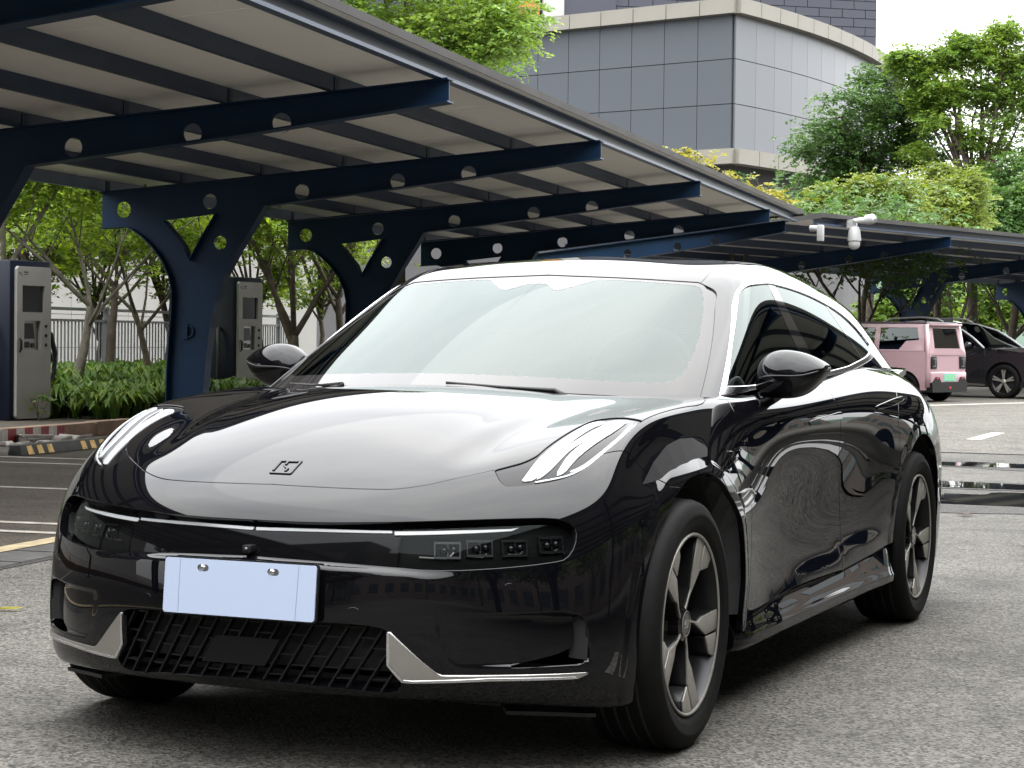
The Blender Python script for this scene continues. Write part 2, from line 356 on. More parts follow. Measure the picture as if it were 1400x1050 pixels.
# drain channel along the bay front: grate pieces
gc = tag(obj('drain_channel', [pq(-3.36, 0, .004), pq(-3.02, 0, .004), pq(-3.02, 8, .004), pq(-3.36, 8, .004)], [(0, 1, 2, 3)], M['wetpatch']), kind='structure')
gm = MB(); gm.box((-.15, -.22, 0), (.15, .22, .010)); gme = gm.build('grate', M['gutter'], gc).data
bpy.data.objects['grate'].location = pq(-3.19, 3.0, .004); bpy.data.objects['grate'].rotation_euler = (0, 0, ROW)
for k in range(1, 10): share('grate', gme, gc, pq(-3.19+random.uniform(-.012, .012), 3.0+k*.47-1.4, .004), (random.uniform(-.01, .01), 0, ROW))
# fallen leaf
lf = obj('fallen_leaf', [(-.055, 0, .004), (-.02, .018, .012), (.03, .016, .006), (.06, 0, .012), (.03, -.014, .005), (-.02, -.016, .010)], [(0, 1, 4, 5), (1, 2, 3, 4)], M['leaf_yellow'])
lf.location = (-2.43, 1.44, .006); lf.rotation_euler = (0, 0, .5); tag(lf, 'small yellow leaf lying on the asphalt left of the black car', 'leaf')
lf2 = obj('fallen_leaf', [(-.07, 0, .004), (0, .045, .02), (.07, 0, .006), (0, -.04, .012)], [(0, 1, 2, 3)], M['bark'])
lf2.location = (.14, 8.15, .004); tag(lf2, 'small brown dead leaf on the ground by the puddles', 'leaf')

# ------------------------------------------------------------------ carports
def offset_pts(pts, d):
    out = []
    for i in range(len(pts)):
        a = Vector(pts[max(i-1, 0)]); b = Vector(pts[min(i+1, len(pts)-1)]); t = (b-a).normalized(); out.append(Vector(pts[i])+Vector((-t.y, t.x))*d)
    return out
SL = .0857
STEM_L = [(-5.715, 2.405), (-5.60, 2.37), (-5.478, 2.289), (-5.33, 2.155), (-5.206, 1.999), (-5.119, 1.821), (-5.081, 1.643), (-5.085, 1.397), (-5.112, 1.062), (-5.134, .727), (-5.14, .437), (-5.15, .02)]
STEM_R = [(-4.70, .02), (-4.687, .512), (-4.661, .846), (-4.616, 1.223), (-4.547, 1.534), (-4.43, 1.845), (-4.265, 2.132), (-4.077, 2.418), (-3.937, 2.637)]
BEAM_B = [(-1.888, 2.876), (0, 3.124)]
FRAME_OUT = [(0, 3.3), (-6.021, 2.784), (-6.019, 2.385)]+STEM_L+STEM_R+BEAM_B
VHOLE = [(-5.21, 2.467), (-5.087, 2.333), (-4.952, 2.177), (-4.878, 2.01), (-4.747, 2.243), (-4.557, 2.541)]
def circ2(c, r, n=24): return [(c[0]+r*math.cos(2*math.pi*i/n), c[1]+r*math.sin(2*math.pi*i/n)) for i in range(n)]
HOLES = [circ2((-5.744, 2.593), .095), circ2((-4.513, 2.206), .080)]+[circ2((a, 3.3+a*SL-.195+.03*a/6), .088) for a in (-4.646, -3.504, -2.348, -1.513)]
def plate2d(outer, holes, t):
    """flat plate with holes -> verts (p, d, z), faces; thickness t along d"""
    pts = [Vector(p) for p in outer]; edges = [(i, (i+1) % len(outer)) for i in range(len(outer))]
    loops = [list(range(len(outer)))]
    for h in holes:
        b = len(pts); pts += [Vector(p) for p in h]; edges += [(b+i, b+(i+1) % len(h)) for i in range(len(h))]; loops.append(list(range(b, b+len(h))))
    vs, es, fs, ov, oe, of = delaunay_2d_cdt(pts, edges, [], 0, 1e-7)
    P = np.array([tuple(v) for v in vs]); T = np.array([tuple(f) for f in fs if len(f) == 3])
    cen = P[T].mean(1); keep = inpoly(cen, np.array(outer))
    for h in holes: keep &= ~inpoly(cen, np.array(h))
    T = T[keep]; n = len(P); mp_ = {}
    for i, o in enumerate(ov):
        for k in o: mp_[k] = i
    V = [(a, -t/2, b) for a, b in P]+[(a, t/2, b) for a, b in P]
    F = [tuple(t_) for t_ in T]+[tuple(x+n for x in t_[::-1]) for t_ in T]
    for lp in loops:
        for i in range(len(lp)):
            a, b = mp_[lp[i]], mp_[lp[(i+1) % len(lp)]]; F.append((a, b, b+n, a+n))
    return V, F
def inpoly(p, poly):
    x, y = p[:, 0], p[:, 1]; r = np.zeros(len(p), bool); n = len(poly); j = n-1
    for i in range(n):
        xi, yi = poly[i]; xj, yj = poly[j]
        if yi != yj:
            c = ((yi > y) != (yj > y)) & (x < (xj-xi)*(y-yi)/(yj-yi)+xi); r ^= c
        j = i
    return r
def flange(mb, pts, w=.17, t=.014, side=1):
    n = len(pts); off = offset_pts(pts, t*side)
    V = []
    for (a, b), o in zip(pts, off): V += [(a, -w/2, b), (a, w/2, b), (o.x, w/2, o.y), (o.x, -w/2, o.y)]
    F = []
    for i in range(n-1):
        for k in range(4): F.append((i*4+k, i*4+(k+1) % 4, (i+1)*4+(k+1) % 4, (i+1)*4+k))
    F += [(3, 2, 1, 0), ((n-1)*4, (n-1)*4+1, (n-1)*4+2, (n-1)*4+3)]
    mb.add(V, F)
PV, PF = plate2d(FRAME_OUT, [VHOLE]+HOLES, .016)
fm = MB(); fm.add(PV, PF); FR = obj('steel_frame', fm.v, fm.f, M['navy']); fixn(FR)
fl = MB()
flange(fl, [(.012, 3.302), (-6.03, 2.786)], .17, .014, -1)
flange(fl, [(.012, 3.124)]+BEAM_B[:1]+STEM_R[::-1], .17, .014, 1)
flange(fl, STEM_L[::-1]+[(-6.019, 2.385)], .17, .014, 1)
flange(fl, VHOLE, .15, .012, -1)
fl.box((-5.35, -.24, .0), (-4.5, .24, .02))
FL = obj('flange', fl.v, fl.f, M['navy']); fixn(FL)
bx = MB(); bx.lathe([(-.012, .06), (-.012, .075), (.004, .075), (.004, .06)], 'y', (-4.90, 0, 1.18), 20, True); bx.box((-4.965, -.02, 1.09), (-4.90, .0, 1.27)); 
BX = obj('conduit_cover', bx.v, bx.f, M['navy']); fixn(BX)
frame_me, flange_me, box_me = FR.data, FL.data, BX.data
for o in (FR, FL, BX): bpy.data.objects.remove(o)
def carport(label, loc, rz, frames, q0, q1):
    root = thing('carport', label, 'carport', loc, rz, None)
    for q in frames:
        f_ = share('steel_frame', frame_me, root, (0, q, 0)); share('flange', flange_me, f_); share('conduit_cover', box_me, f_, (0, -.02, 0))
    # purlins : C sections on top of the beams
    def zat(p): return 3.316+p*SL
    for p in (-1.02, -2.0, -3.0, -4.0, -5.0, -5.96):
        b = MB(); z = zat(p); h = .135
        b.box((p-.004, q0, z), (p+.004, q1, z+h)); b.box((p-.07, q0, z+.001), (p-.0042, q1, z+.008)); b.box((p-.07, q0, z+h-.009), (p-.0042, q1, z+h-.002)); b.box((p-.072, q0, z+.0085), (p-.066, q1, z+.026))
        b.build('purlin', M['bluegrey' if p < -5.5 else 'purl'], root)
        for qf in frames:
            c = MB(); c.box((p+.0045, qf-.05, z+.002), (p+.011, qf+.05, z+.12)); c.build('cleat', M['navy'], root)
    # front channel (fascia)
    b = MB(); z = zat(-.1)
    b.box((-.12, q0, z), (-.112, q1, z+.145)); b.box((-.1115, q0, z+.0), (-.03, q1, z+.010)); b.box((-.1115, q0, z+.135), (-.03, q1, z+.145)); b.box((-.036, q0, z+.0105), (-.030, q1, z+.03))
    b.build('front_channel', M['fascia'], root)
    # roof sheets, butted at visible joints
    n = int(round((q1-q0)/2.0)); w = (q1-q0)/n
    s0 = MB(); h0, h1 = .139, .19
    P0, P1 = -6.15, .06
    for k in range(n):
        a, c = q0+k*w+.004, q0+(k+1)*w-.004; s = MB()
        j = random.uniform(-.0015, .0015)
        V = [(p, q, zat(p)+hh+j) for hh in (h0, h1) for p, q in ((P0, a), (P1, a), (P1, c), (P0, c))]
        s.add(V, [(3, 2, 1, 0), (4, 5, 6, 7), (0, 1, 5, 4), (1, 2, 6, 5), (2, 3, 7, 6), (3, 0, 4, 7)])
        s.build('roof_panel', M['roofpanel'], root)
    # edge cap over the front of the panels
    e = MB(); zz = zat(.06)
    e.box((.062, q0, zz+.128), (.072, q1, zz+.196)); e.box((-.25, q0, zz+.176), (.0615, q1, zz+.1955))
    e.build('edge_cap', M['rooftop'], root)
    for qe, d_ in ((q0, -1), (q1, 1)):
        c = MB(); V = []
        for p in (-6.16, .075):
            zq = zat(p); V += [(p, qe+d_*.003, zq+.10), (p, qe+d_*.012, zq+.10), (p, qe+d_*.012, zq+.197), (p, qe+d_*.003, zq+.197)]
        c.add(V, [(0, 1, 2, 3), (4, 7, 6, 5), (0, 4, 5, 1), (1, 5, 6, 2), (2, 6, 7, 3), (3, 7, 4, 0)]); c.build('end_cap', M['rooftop'], root)
    return root
M['purl'] = mat('purlin_steel', (.018, .034, .070), .5, noise=(2, .8, 5))
M['fascia'] = mat('fascia_steel', (.055, .085, .14), .38, noise=(2, .85, 5))
zero = pq(-3.345, 0)
cp1 = carport('long blue steel carport with cantilever beams running beside the black car', (zero[0], zero[1], 0), ROW, [-21.6, -16.2, -10.8, -5.4, .02, 5.43, 10.83, 16.23, 21.93, 27.9], -24.0, 31.35)
cp2 = carport('far blue steel carport behind the parked pink car and black suv', (-7.06, 31.33, 0), -rad(16.7), [-1.0, 5.2, 12.4, 19.2, 26.0], .12, 29.0)

cp3 = carport('blue steel carport across the road facing the first one', (*pq(3.45, 0)[:2], 0), ROW+math.pi, [-27, -21.6, -16.2, -10.8, -5.4, 0, 5.4, 10.8], -30.0, 12.0)  # carport out of view, pulled close so the flank reflects dark
# ------------------------------------------------------------------ kerb, planter, wheel stops
kb = thing('planter_kerb', 'brown concrete kerb with red and white stripes in front of the chargers', 'kerb', pq(-8.78, 0), ROW)
q = -12.0; i = 0
while q < 31:
    L = 1.0; m_ = MB(); m_.box((-.16, q+.006, 0), (.0+random.uniform(-.008, .008), q+L-.006, .16+random.uniform(-.006, .006))); o = m_.build('kerb_stone', M['concrete'], kb); bevel(o, .014, 2)
    q += L; i += 1
for s0 in (12.55, 18.9, 6.2):
    for k in range(10):
        m_ = MB(); qq = s0+k*.17; m_.box((.009, qq, .012), (.013, qq+.168, .148)); m_.build('stripe', M['red'] if k % 2 else M['white_stripe'], kb)
tag(sheet('planter_soil', [(-13.5, -12), (-8.945, -12), (-8.945, 31), (-13.5, 31)], .12, mat('soil', (.05, .038, .026), .95, noise=(6, .5, 6), bump=(12, .6, .03))), kind='structure')
for k in range(14):
    r_ = random.Random(k+5); m_ = MB(); s = r_.uniform(.05, .16); V = [(x*s*r_.uniform(.6, 1.2), y*s*r_.uniform(.7, 1.3), z*s*.6*r_.uniform(.5, 1.1)) for x in (-1, 1) for y in (-1, 1) for z in (0, 1)]
    m_.add(V, [(0, 1, 3, 2), (4, 6, 7, 5), (0, 4, 5, 1), (2, 3, 7, 6), (0, 2, 6, 4), (1, 5, 7, 3)])
    o = m_.build('concrete_chunk', M['rubble']); o.location = pq(-8.58+r_.uniform(-.06, .22), 12.0+r_.random()*2.3, .004); o.rotation_euler = (0, 0, r_.uniform(0, 3)); fixn(o); bevel(o, .012, 1)
    tag(o, 'broken lump of pale concrete lying at the foot of the striped kerb', 'rubble', 'broken concrete by the striped kerb')
ws_lab = {(-7.63, 12.05): 'black and yellow wheel stop nearest the striped kerb', (-7.45, 9.55): 'black and yellow wheel stop cut by the left edge of the photo'}
def wheel_stop(p, q, lab):
    t = thing('wheel_stop', lab, 'wheel stop', pq(p, q), ROW, 'rubber wheel stops in the parking bays')
    b = MB(); prof = [(-.075, 0), (.075, 0), (.055, .10), (-.055, .10)]
    b.prism(prof, -.85, .85, lambda a, b_, d: (a, d, b_)); o = b.build('body', M['dark_stop'], t); bevel(o, .012, 2)
    for k in range(3):
        for s in (-1, 1):
            y0 = s*.52-.2+k*.19
            m_ = MB(); V = [(.0771, y0, .010), (.0771, y0+.105, .010), (.059, y0+.075, .090), (.059, y0-.02, .090)]
            V = [(x+.001, y, z) for x, y, z in V]; V2 = [(x-.003, y, z) for x, y, z in V]
            m_.add(V+V2, [(0, 1, 2, 3), (0, 4, 5, 1), (1, 5, 6, 2), (2, 6, 7, 3), (3, 7, 4, 0)]); m_.build('reflective_stripe', M['yellow'], t)
    return t
for (p, q_), lab in ws_lab.items(): wheel_stop(p, q_, lab)

# ------------------------------------------------------------------ fence, white wall, pipe
def fence(p, q0, q1):
    t = thing('steel_fence', 'grey vertical bar steel fence behind the hedge and the chargers', 'fence', pq(p, 0), ROW)
    for z, w in ((1.52, .05), (1.34, .04), (.28, .04)):
        b = MB(); b.box((-w/2, q0, z), (w/2, q1, z+w)); b.build('rail', M['fence'], t)
    b = MB(); b.box((-.04, -.04, 0), (.04, .04, 1.6)); me = b.build('post', M['fence'], t, False).data; first = True
    bpy.data.objects['post'].location = (0, q0, 0)
    k = q0+2.5
    while k <= q1: share('post', me, t, (0, k, 0)); k += 2.5
    b = MB(); b.box((-.011, -.011, .2), (.011, .011, 1.34)); bar = b.build('bar', M['fence'], t); bar.location = (0, q0+.1, 0); k = q0+.21; c = 0
    while k < q1:
        share('bar', bar.data, t, (0, k, 0)); k += .118; c += 1
fence(-14.2, 13.2, 34.0)
def wall():
    t = thing('white_building', 'white panelled building seen between trunks behind the fence', 'building', pq(-22, 0), ROW)
    b = MB(); b.box((-6, -10, 0), (-.03, 55, 6.2)); b.build('wall_core', M['joint'], t)
    b = MB(); b.box((0, -.493, -.393), (.03, .493, .393)); me = obj('cladding_panel', b.v, b.f, M['wallpanel']).data; bpy.data.objects.remove(bpy.data.objects['cladding_panel'])
    for i in range(26):
        for j in range(6):
            share('cladding_panel', me, t, (-.029+random.uniform(-.002, .002), 20.5+i*1.0, .42+j*.80))
    b = MB(); b.box((-.029, -9.9, 0), (0, 19.98, 6.1)); b.box((-.029, 46.02, 0), (0, 55, 6.1)); b.box((-.029, 20, 4.84), (0, 46, 6.1)); b.build('plain_cladding', M['wallpanel'], t)
    return t
wall()
pt = thing('vent_pipe', 'white bent vent pipe standing in front of the white wall', 'pipe', pq(-20.6, 30.2), 0)
b = MB(); b.tube([(0, 0, 0), (0, 0, 1.35), (0, 0, 1.5), (-.06, 0, 1.62), (-.2, -.02, 1.68), (-.36, -.04, 1.66), (-.42, -.05, 1.58)], .105, 12); fixn(b.build('pipe_body', M['pipe'], pt, True), 50)

# ------------------------------------------------------------------ big grey building
BC = np.array([-24.090, 81.283])
def grey_building():
    t = thing('grey_building', 'large grey panelled building with a curved wing rising behind the carport', 'building', (BC[0], BC[1], 0), 0)
    dl = np.array([-.970, .242]); a0 = rad(14.5)
    Z0, Z1 = 9.62, 15.52
    # wall path: left face straight, right face an arc that turns left
    def arc(s, R=62.):
        # heading angle from +Y: a0 turning to the left as s grows
        h0 = a0; x = R*(math.cos(h0-s/R)-math.cos(h0)); y = R*(math.sin(h0)-math.sin(h0-s/R))
        return np.array([x, y]), h0-s/R
    def wallpts(off, n=48, smax=60):
        L = [dl*k for k in (46, 0)]; nl = np.array([-.242, -.970])
        P = [tuple(dl*46+nl*off), tuple(nl*off+np.array([math.cos(a0), -math.sin(a0)])*off)]
        for i in range(1, n+1):
            p, h = arc(smax*i/n); P.append(tuple(p+np.array([math.cos(h), -math.sin(h)])*off))
        return P
    def band(name, off, z0, z1, m, deep=14):
        P = wallpts(off); Q = [(P[0][0]+3, P[0][1]+30), (P[-1][0]-20, P[-1][1]-6)]
        n = len(P); V = [(x, y, z0) for x, y in P]+[(x, y, z1) for x, y in P]
        poly = list(range(n)); F = [(i, i+1, n+i+1, n+i) for i in range(n-1)]
        c0 = len(V); V += [(-20, 30, z0), (-20, 30, z1)]
        F += [tuple(range(n-1, -1, -1))+(c0,), tuple(range(n, 2*n))+(c0+1,)]
        o = obj(name, V, F, m, t); return o
    band('wall_core', -.12, Z0-.2, Z1+.2, M['bldback'])
    # panels
    b = MB(); b.box((-.866, -.10, -.966), (.866, .02, .966)); me = obj('wall_panel', b.v, b.f, M['bldpanel']).data; bpy.data.objects.remove(bpy.data.objects['wall_panel'])
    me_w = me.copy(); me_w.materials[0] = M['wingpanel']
    hl = math.atan2(dl[1], dl[0])
    for i in range(20):
        c = dl*(.90+i*1.76)
        for j in range(3):
            share('wall_panel', me, t, (c[0], c[1], Z0+.98+j*1.965), (0, 0, hl+math.pi), (1, 1, 1))
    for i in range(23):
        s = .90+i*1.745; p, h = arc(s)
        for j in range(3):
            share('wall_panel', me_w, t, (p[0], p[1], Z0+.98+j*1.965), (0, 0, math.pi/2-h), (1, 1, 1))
    # cornice blocks sit outside the wall line (panel local -y is outward)
    b = MB(); b.box((-.86, -.55, -.33), (.86, .1, .33)); me2 = obj('cornice_block', b.v, b.f, M['cornice']).data; bpy.data.objects.remove(bpy.data.objects['cornice_block'])
    for z in (Z1+.28, Z0-.36):
        for i in range(20): c = dl*(.55+i*1.76); share('cornice_block', me2, t, (c[0], c[1], z), (0, 0, hl+math.pi))
        for i in range(23): p, h = arc(.55+i*1.745); share('cornice_block', me2, t, (p[0], p[1], z), (0, 0, math.pi/2-h))
    band('lower_wall', -1.2, 0, Z0-.2, M['lowbrick'])
    return t
grey_building()
def tower():
    c = np.array([-30.089, 133.352])
    t = thing('office_tower', 'taller dark slate tower behind the grey building top', 'building', (c[0], c[1], 0), 0)
    e1 = np.array([-.80, -.60]); n1 = np.array([.60, -.80])
    b = MB(); P = [(0, 0), tuple(-n1*20), tuple(e1*50-n1*20), tuple(e1*50)]
    b.prism(P, 0, 34, lambda a, b_, d: (a, b_, d)); o = b.build('tower_wall', M['bldback'], t); fixn(o)
    w = 1.68; b = MB(); b.box((-w/2+.025, -.08, -.27), (w/2-.025, .1, .27)); me = obj('tower_panel', b.v, b.f, M['tower']).data; bpy.data.objects.remove(bpy.data.objects['tower_panel'])
    h = math.atan2(e1[1], e1[0])+math.pi
    for j in range(12):
        for i in range(13):
            s = w*(i+.5)+(w*.5 if j % 2 else 0); cc = e1*s; share('tower_panel', me, t, (cc[0], cc[1], 19.4+j*.59), (0, 0, h))
        if j % 2: cc = e1*w*.25; share('tower_panel', me, t, (cc[0], cc[1], 19.4+j*.59), (0, 0, h), (.49, 1, 1))
    for nm, s, ww, m_, d in (('white_pilaster', 22.9, .7, 'pipe', .5), ('orange_panel', 24.5, .7, 'orange', .3), ('pale_bay', 20.4, 1.8, 'tower', .25)):
        cc = e1*s+n1*d; b = MB(); b.box((-ww, -.2, 14), (ww, .2, 33)); o = b.build(nm, M[m_], t); o.location = (cc[0], cc[1], 0); o.rotation_euler = (0, 0, h)
tower()
# ------------------------------------------------------------------ trees
def branches(rng, base, h, r0, spread, levels=3, lean=(0, 0), fork=.35, nb=4, curve=.12):
    """tapered trunk with limbs; returns MB and twig end points"""
    mb = MB(); ends = []
    def grow(p, d, L, r, lv):
        pts = [p]; rs = [r]; n = 5
        for i in range(n):
            d = (d+Vector((rng.uniform(-1, 1), rng.uniform(-1, 1), rng.uniform(-.2, .5)))*curve).normalized()
            p = p+d*(L/n); pts.append(p); rs.append(r*(1-.5*(i+1)/n))
        mb.tube(pts, rs, 7 if lv == levels else 5, False)
        if lv <= 1: ends.extend(pts[2:])
        if lv > 0:
            k = nb if lv == levels else nb-1
            a0 = rng.uniform(0, 6.28)
            for j in range(k):
                a = a0+6.28*j/k+rng.uniform(-.4, .4); up = rng.uniform(.35, 1.0)
                dd = (Vector((math.cos(a), math.sin(a), 0))*spread+Vector((0, 0, up))+d*.4).normalized()
                st = pts[rng.randint(3, n)] if lv < levels else pts[rng.randint(4, n)]
                grow(st, dd, L*rng.uniform(.6, .85) if lv < levels else h*rng.uniform(.35, .5), rs[-1]*rng.uniform(.6, .85), lv-1)
    grow(Vector(base), Vector((lean[0], lean[1], 1)).normalized(), h*fork, r0, levels)
    return mb, ends
def leaves(ends, n, size, spread, seed, aspect=.5, clip=None, flat=.0, k=11):
    """leaves set along short drooping sprays, so crowns show tufts and gaps"""
    r = np.random.default_rng(seed); E = np.array([tuple(e) for e in ends]); m = max(1, n//k)
    o = E[r.integers(0, len(E), m)]+r.normal(0, 1, (m, 3))*np.array([spread, spread, spread*.7])
    az = r.uniform(0, 6.283, m); el = r.normal(.05+.25*flat, .38, m); d = np.stack([np.cos(az)*np.cos(el), np.sin(az)*np.cos(el), np.sin(el)], 1)
    L = size*r.uniform(2.2, 4.6, m)
    t = np.tile((np.arange(k)+.5)/k, (m, 1))+r.normal(0, .03, (m, k)); sd = np.where(np.arange(k) % 2, 1., -1.)
    c = o[:, None]+d[:, None]*(t*L[:, None])[..., None]; c[..., 2] -= (t**2)*L[:, None]*.35
    side = np.cross(d, [0, 0, 1.]); side /= np.linalg.norm(side, axis=1)[:, None]+1e-9
    c = (c+side[:, None]*(sd*size*.42)[None, :, None]).reshape(-1, 3)+r.normal(0, size*.12, (m*k, 3)); n = m*k
    a = (d[:, None]*.5+side[:, None]*sd[None, :, None]*.9).reshape(-1, 3)+r.normal(0, .35, (n, 3)); a[:, 2] -= .25
    if clip is not None: q = clip(c); c = c[q]; a = a[q]; n = len(c)
    a /= np.linalg.norm(a, axis=1)[:, None]
    up = r.normal(0, .55, (n, 3))+np.array([0, 0, 1.0]); b = np.cross(up, a); b /= np.linalg.norm(b, axis=1)[:, None]+1e-9
    s = size*r.uniform(.6, 1.35, n)[:, None]; w = s*aspect
    nrm = np.cross(a, b)
    V = np.stack([c-a*s*.5, c+b*w*.5+nrm*s*.06, c+a*s*.5, c-b*w*.5+nrm*s*.06], 1).reshape(-1, 3)
    F = np.arange(n*4).reshape(n, 4)
    return V, F
def quads(name, V, F, m, parent):
    me = bpy.data.meshes.new(name); nv, nf = len(V), len(F)
    me.vertices.add(nv); me.vertices.foreach_set('co', V.astype(np.float32).ravel())
    me.loops.add(nf*4); me.loops.foreach_set('vertex_index', F.astype(np.int32).ravel())
    me.polygons.add(nf); me.polygons.foreach_set('loop_start', np.arange(0, nf*4, 4, dtype=np.int32)); me.polygons.foreach_set('loop_total', np.full(nf, 4, np.int32))
    me.materials.append(m); me.update(calc_edges=True)
    o = bpy.data.objects.new(name, me); COL.objects.link(o)
    if parent is not None: o.parent = parent
    return o
def tree(label, loc, h, r0, seed, leafm, nl, lsize, lspread, spread=.8, bark='bark', levels=3, nb=4, fork=.35, lean=(0, 0), group=None, clip=None, aspect=.5, curve=.12, extra=None, name='tree'):
    t = thing(name, label, 'tree', loc, 0, group); rng = random.Random(seed)
    mb, ends = branches(rng, (0, 0, 0), h, r0, spread, levels, lean, fork, nb, curve)
    tr = mb.build('trunk', M[bark], t, True)
    if extra: ends = ends+extra
    V, F = leaves(ends, nl, lsize, lspread, seed+1, aspect, clip)
    quads('crown', V, F, M[leafm], t); return t
def clump_tree(label, loc, clumps, nl, lsize, seed, leafm, trunk_h, r0, bark='bark', group=None, aspect=.5, name='tree', shell=.55):
    """crown given as overlapping leafy clumps (x,y,z,rx,ry,rz); limbs run to each clump"""
    t = thing(name, label, 'tree', loc, 0, group); r = np.random.default_rng(seed); rg = random.Random(seed)
    mb = MB(); top = Vector((rg.uniform(-.2, .2), rg.uniform(-.2, .2), trunk_h))
    mb.tube([(0, 0, 0), (rg.uniform(-.1, .1), 0, trunk_h*.35), (rg.uniform(-.1, .1), rg.uniform(-.1, .1), trunk_h*.7), top], [r0, r0*.8, r0*.7, r0*.6], 9, False)
    E = []
    for (x, y, z, rx, ry, rz) in clumps:
        c = Vector((x, y, z)); st = top if rg.random() < .6 else Vector((0, 0, trunk_h*rg.uniform(.6, .95)))
        mid = st.lerp(c, .5)+Vector((rg.uniform(-.3, .3), rg.uniform(-.3, .3), rg.uniform(-.1, .5)))
        mb.tube([st, mid, c], [r0*.42, r0*.3, r0*.12], 6, False)
        k = max(10, int(14*rx*ry*rz/3)); k = min(k, 46)
        d = r.normal(0, 1, (k, 3)); d /= np.linalg.norm(d, axis=1)[:, None]
        q = d*(r.uniform(shell, 1, (k, 1)))*np.array([rx, ry, rz])+np.array([x, y, z])
        for p in q[::2]: mb.tube([c, c.lerp(Vector(p), .55)+Vector((0, 0, .1)), Vector(p)], [r0*.12, r0*.07, .008], 4, False)
        E += [Vector(p) for p in q]
        vol = rx*ry*rz
    mb.build('trunk', M[bark], t, True)
    sp = np.mean([min(c[3:]) for c in clumps])*.36
    V, F = leaves(E, nl, lsize, sp, seed+3, aspect, flat=.35); quads('crown', V, F, M[leafm], t); return t

def at(px, py, depth):      # a point seen at this place of the photograph, at this distance
    return CAMP + FW*depth + RT*((px-700)/FPX*depth) + UPV*((525-py)/FPX*depth)
CAMP = np.array([2.6919, -5.3779, 1.1202]); RT = np.array([0.918984, 0.394118, 0.011847]); UPV = np.array([-0.019283, 0.014914, 0.999703]); FW = -np.array([0.393824, -0.918939, 0.021306]); FPX = 2809.02
def gnd(px, depth): p = at(px, 470, depth); return (float(p[0]), float(p[1]), 0.0)

def clump(px, py, dep, rx, ry, rz, base):
    p = at(px, py, dep)-np.array(base); return (float(p[0]), float(p[1]), float(p[2]), rx, ry, rz)
# planted trees behind the carport row
def low(lo): return lambda c: c[:, 2] > lo
tree('tree with twin pale trunks at the far left behind the charging cabinet', (*gnd(22, 26.5)[:2], .12), 4.2, .13, 21, 'leaf_sunlit', 24000, .085, .32, .6, 'barkpale', fork=.42, nb=3, clip=low(1.6))
tree('slim tree whose trunk forks just right of the nearest charging cabinet', (*gnd(104, 27.0)[:2], .12), 3.5, .09, 34, 'leaf_sunlit', 22000, .08, .30, .95, 'barkpale', fork=.40, nb=5, clip=low(1.5))
tree('small tree half hidden by the left side of the big blue post', (*gnd(208, 30.5)[:2], .12), 3.6, .07, 45, 'leaf_sunlit', 20000, .085, .32, 1.0, 'bark', fork=.38, nb=5, clip=low(1.45))
tree('bushy tree with many stems between the second charger and the windscreen', (*gnd(402, 33.5)[:2], .12), 4.0, .15, 57, 'leaf_sunlit', 22000, .09, .24, .62, 'bark', fork=.26, nb=5, clip=low(1.45))
tree('pale tree seen through the fork of the second blue post', (*gnd(474, 38.0)[:2], .12), 4.6, .11, 66, 'leaf_sunlit', 12000, .10, .30, .75, 'bark', fork=.38, nb=4, clip=low(2.0))
tree('leafy tree filling the gap behind the top of the first two posts', (*gnd(150, 34.0)[:2], .12), 4.6, .10, 75, 'leaf_sunlit', 26000, .10, .36, 1.0, 'bark', fork=.40, nb=5, clip=low(1.75))
tree('leafy tree behind the big blue post seen in its fork', (*gnd(285, 37.0)[:2], .12), 4.8, .10, 83, 'leaf_sunlit', 22000, .10, .36, .9, 'bark', fork=.42, nb=5, clip=low(1.8))
tree('dense leafy tree between the first posts at the very back', (*gnd(60, 35.0)[:2], .12), 5.0, .12, 91, 'leaf_sunlit', 26000, .10, .40, 1.0, 'bark', fork=.42, nb=5, clip=low(2.0))
for px, dep, sd, lab in ((25, 36, 501, 'sunlit leafy tree filling the view left of the nearest charger top'), (135, 38, 502, 'sunlit leafy tree behind the slim forked trunk'), (232, 37, 503, 'sunlit leafy tree touching the left edge of the big blue post'), (345, 39, 504, 'sunlit leafy tree right above the second charger'), (440, 41, 505, 'sunlit leafy tree left of the second blue post')):
    bb = gnd(px, dep); rg = random.Random(sd)
    clump_tree(lab, bb, [clump(px+rg.uniform(-55, 55), rg.uniform(255, 345), dep+rg.uniform(-.6, .6), rg.uniform(.35, .6), .5, rg.uniform(.25, .42), bb) for _ in range(9)]+[clump(px+rg.uniform(-40, 40), rg.uniform(345, 405), dep, .3, .35, .2, bb) for _ in range(4)], 9500, .085, sd, 'leaf_sunlit', 1.7, .07, 'bark')
# crown above the carport at the top of the picture
b0 = gnd(545, 34.0)
clump_tree('big light green tree rising above the near carport roof', b0, [clump(430, -10, 34, 1.1, 1.1, .9, b0), clump(520, -30, 34, 1.3, 1.2, 1.0, b0), clump(470, 30, 33.5, .9, .9, .6, b0), clump(600, 0, 33, 1.3, 1.2, .9, b0), clump(668, 10, 33.5, .75, .9, .65, b0), clump(620, 55, 33, .85, .9, .5, b0), clump(560, 75, 34, .8, .8, .5, b0), clump(690, 30, 33, .45, .6, .4, b0), clump(650, 80, 33, .5, .6, .3, b0), clump(560, -90, 34, 1.6, 1.4, 1.0, b0)], 52000, .09, 301, 'leaf_bright', 4.6, .15, 'bark')
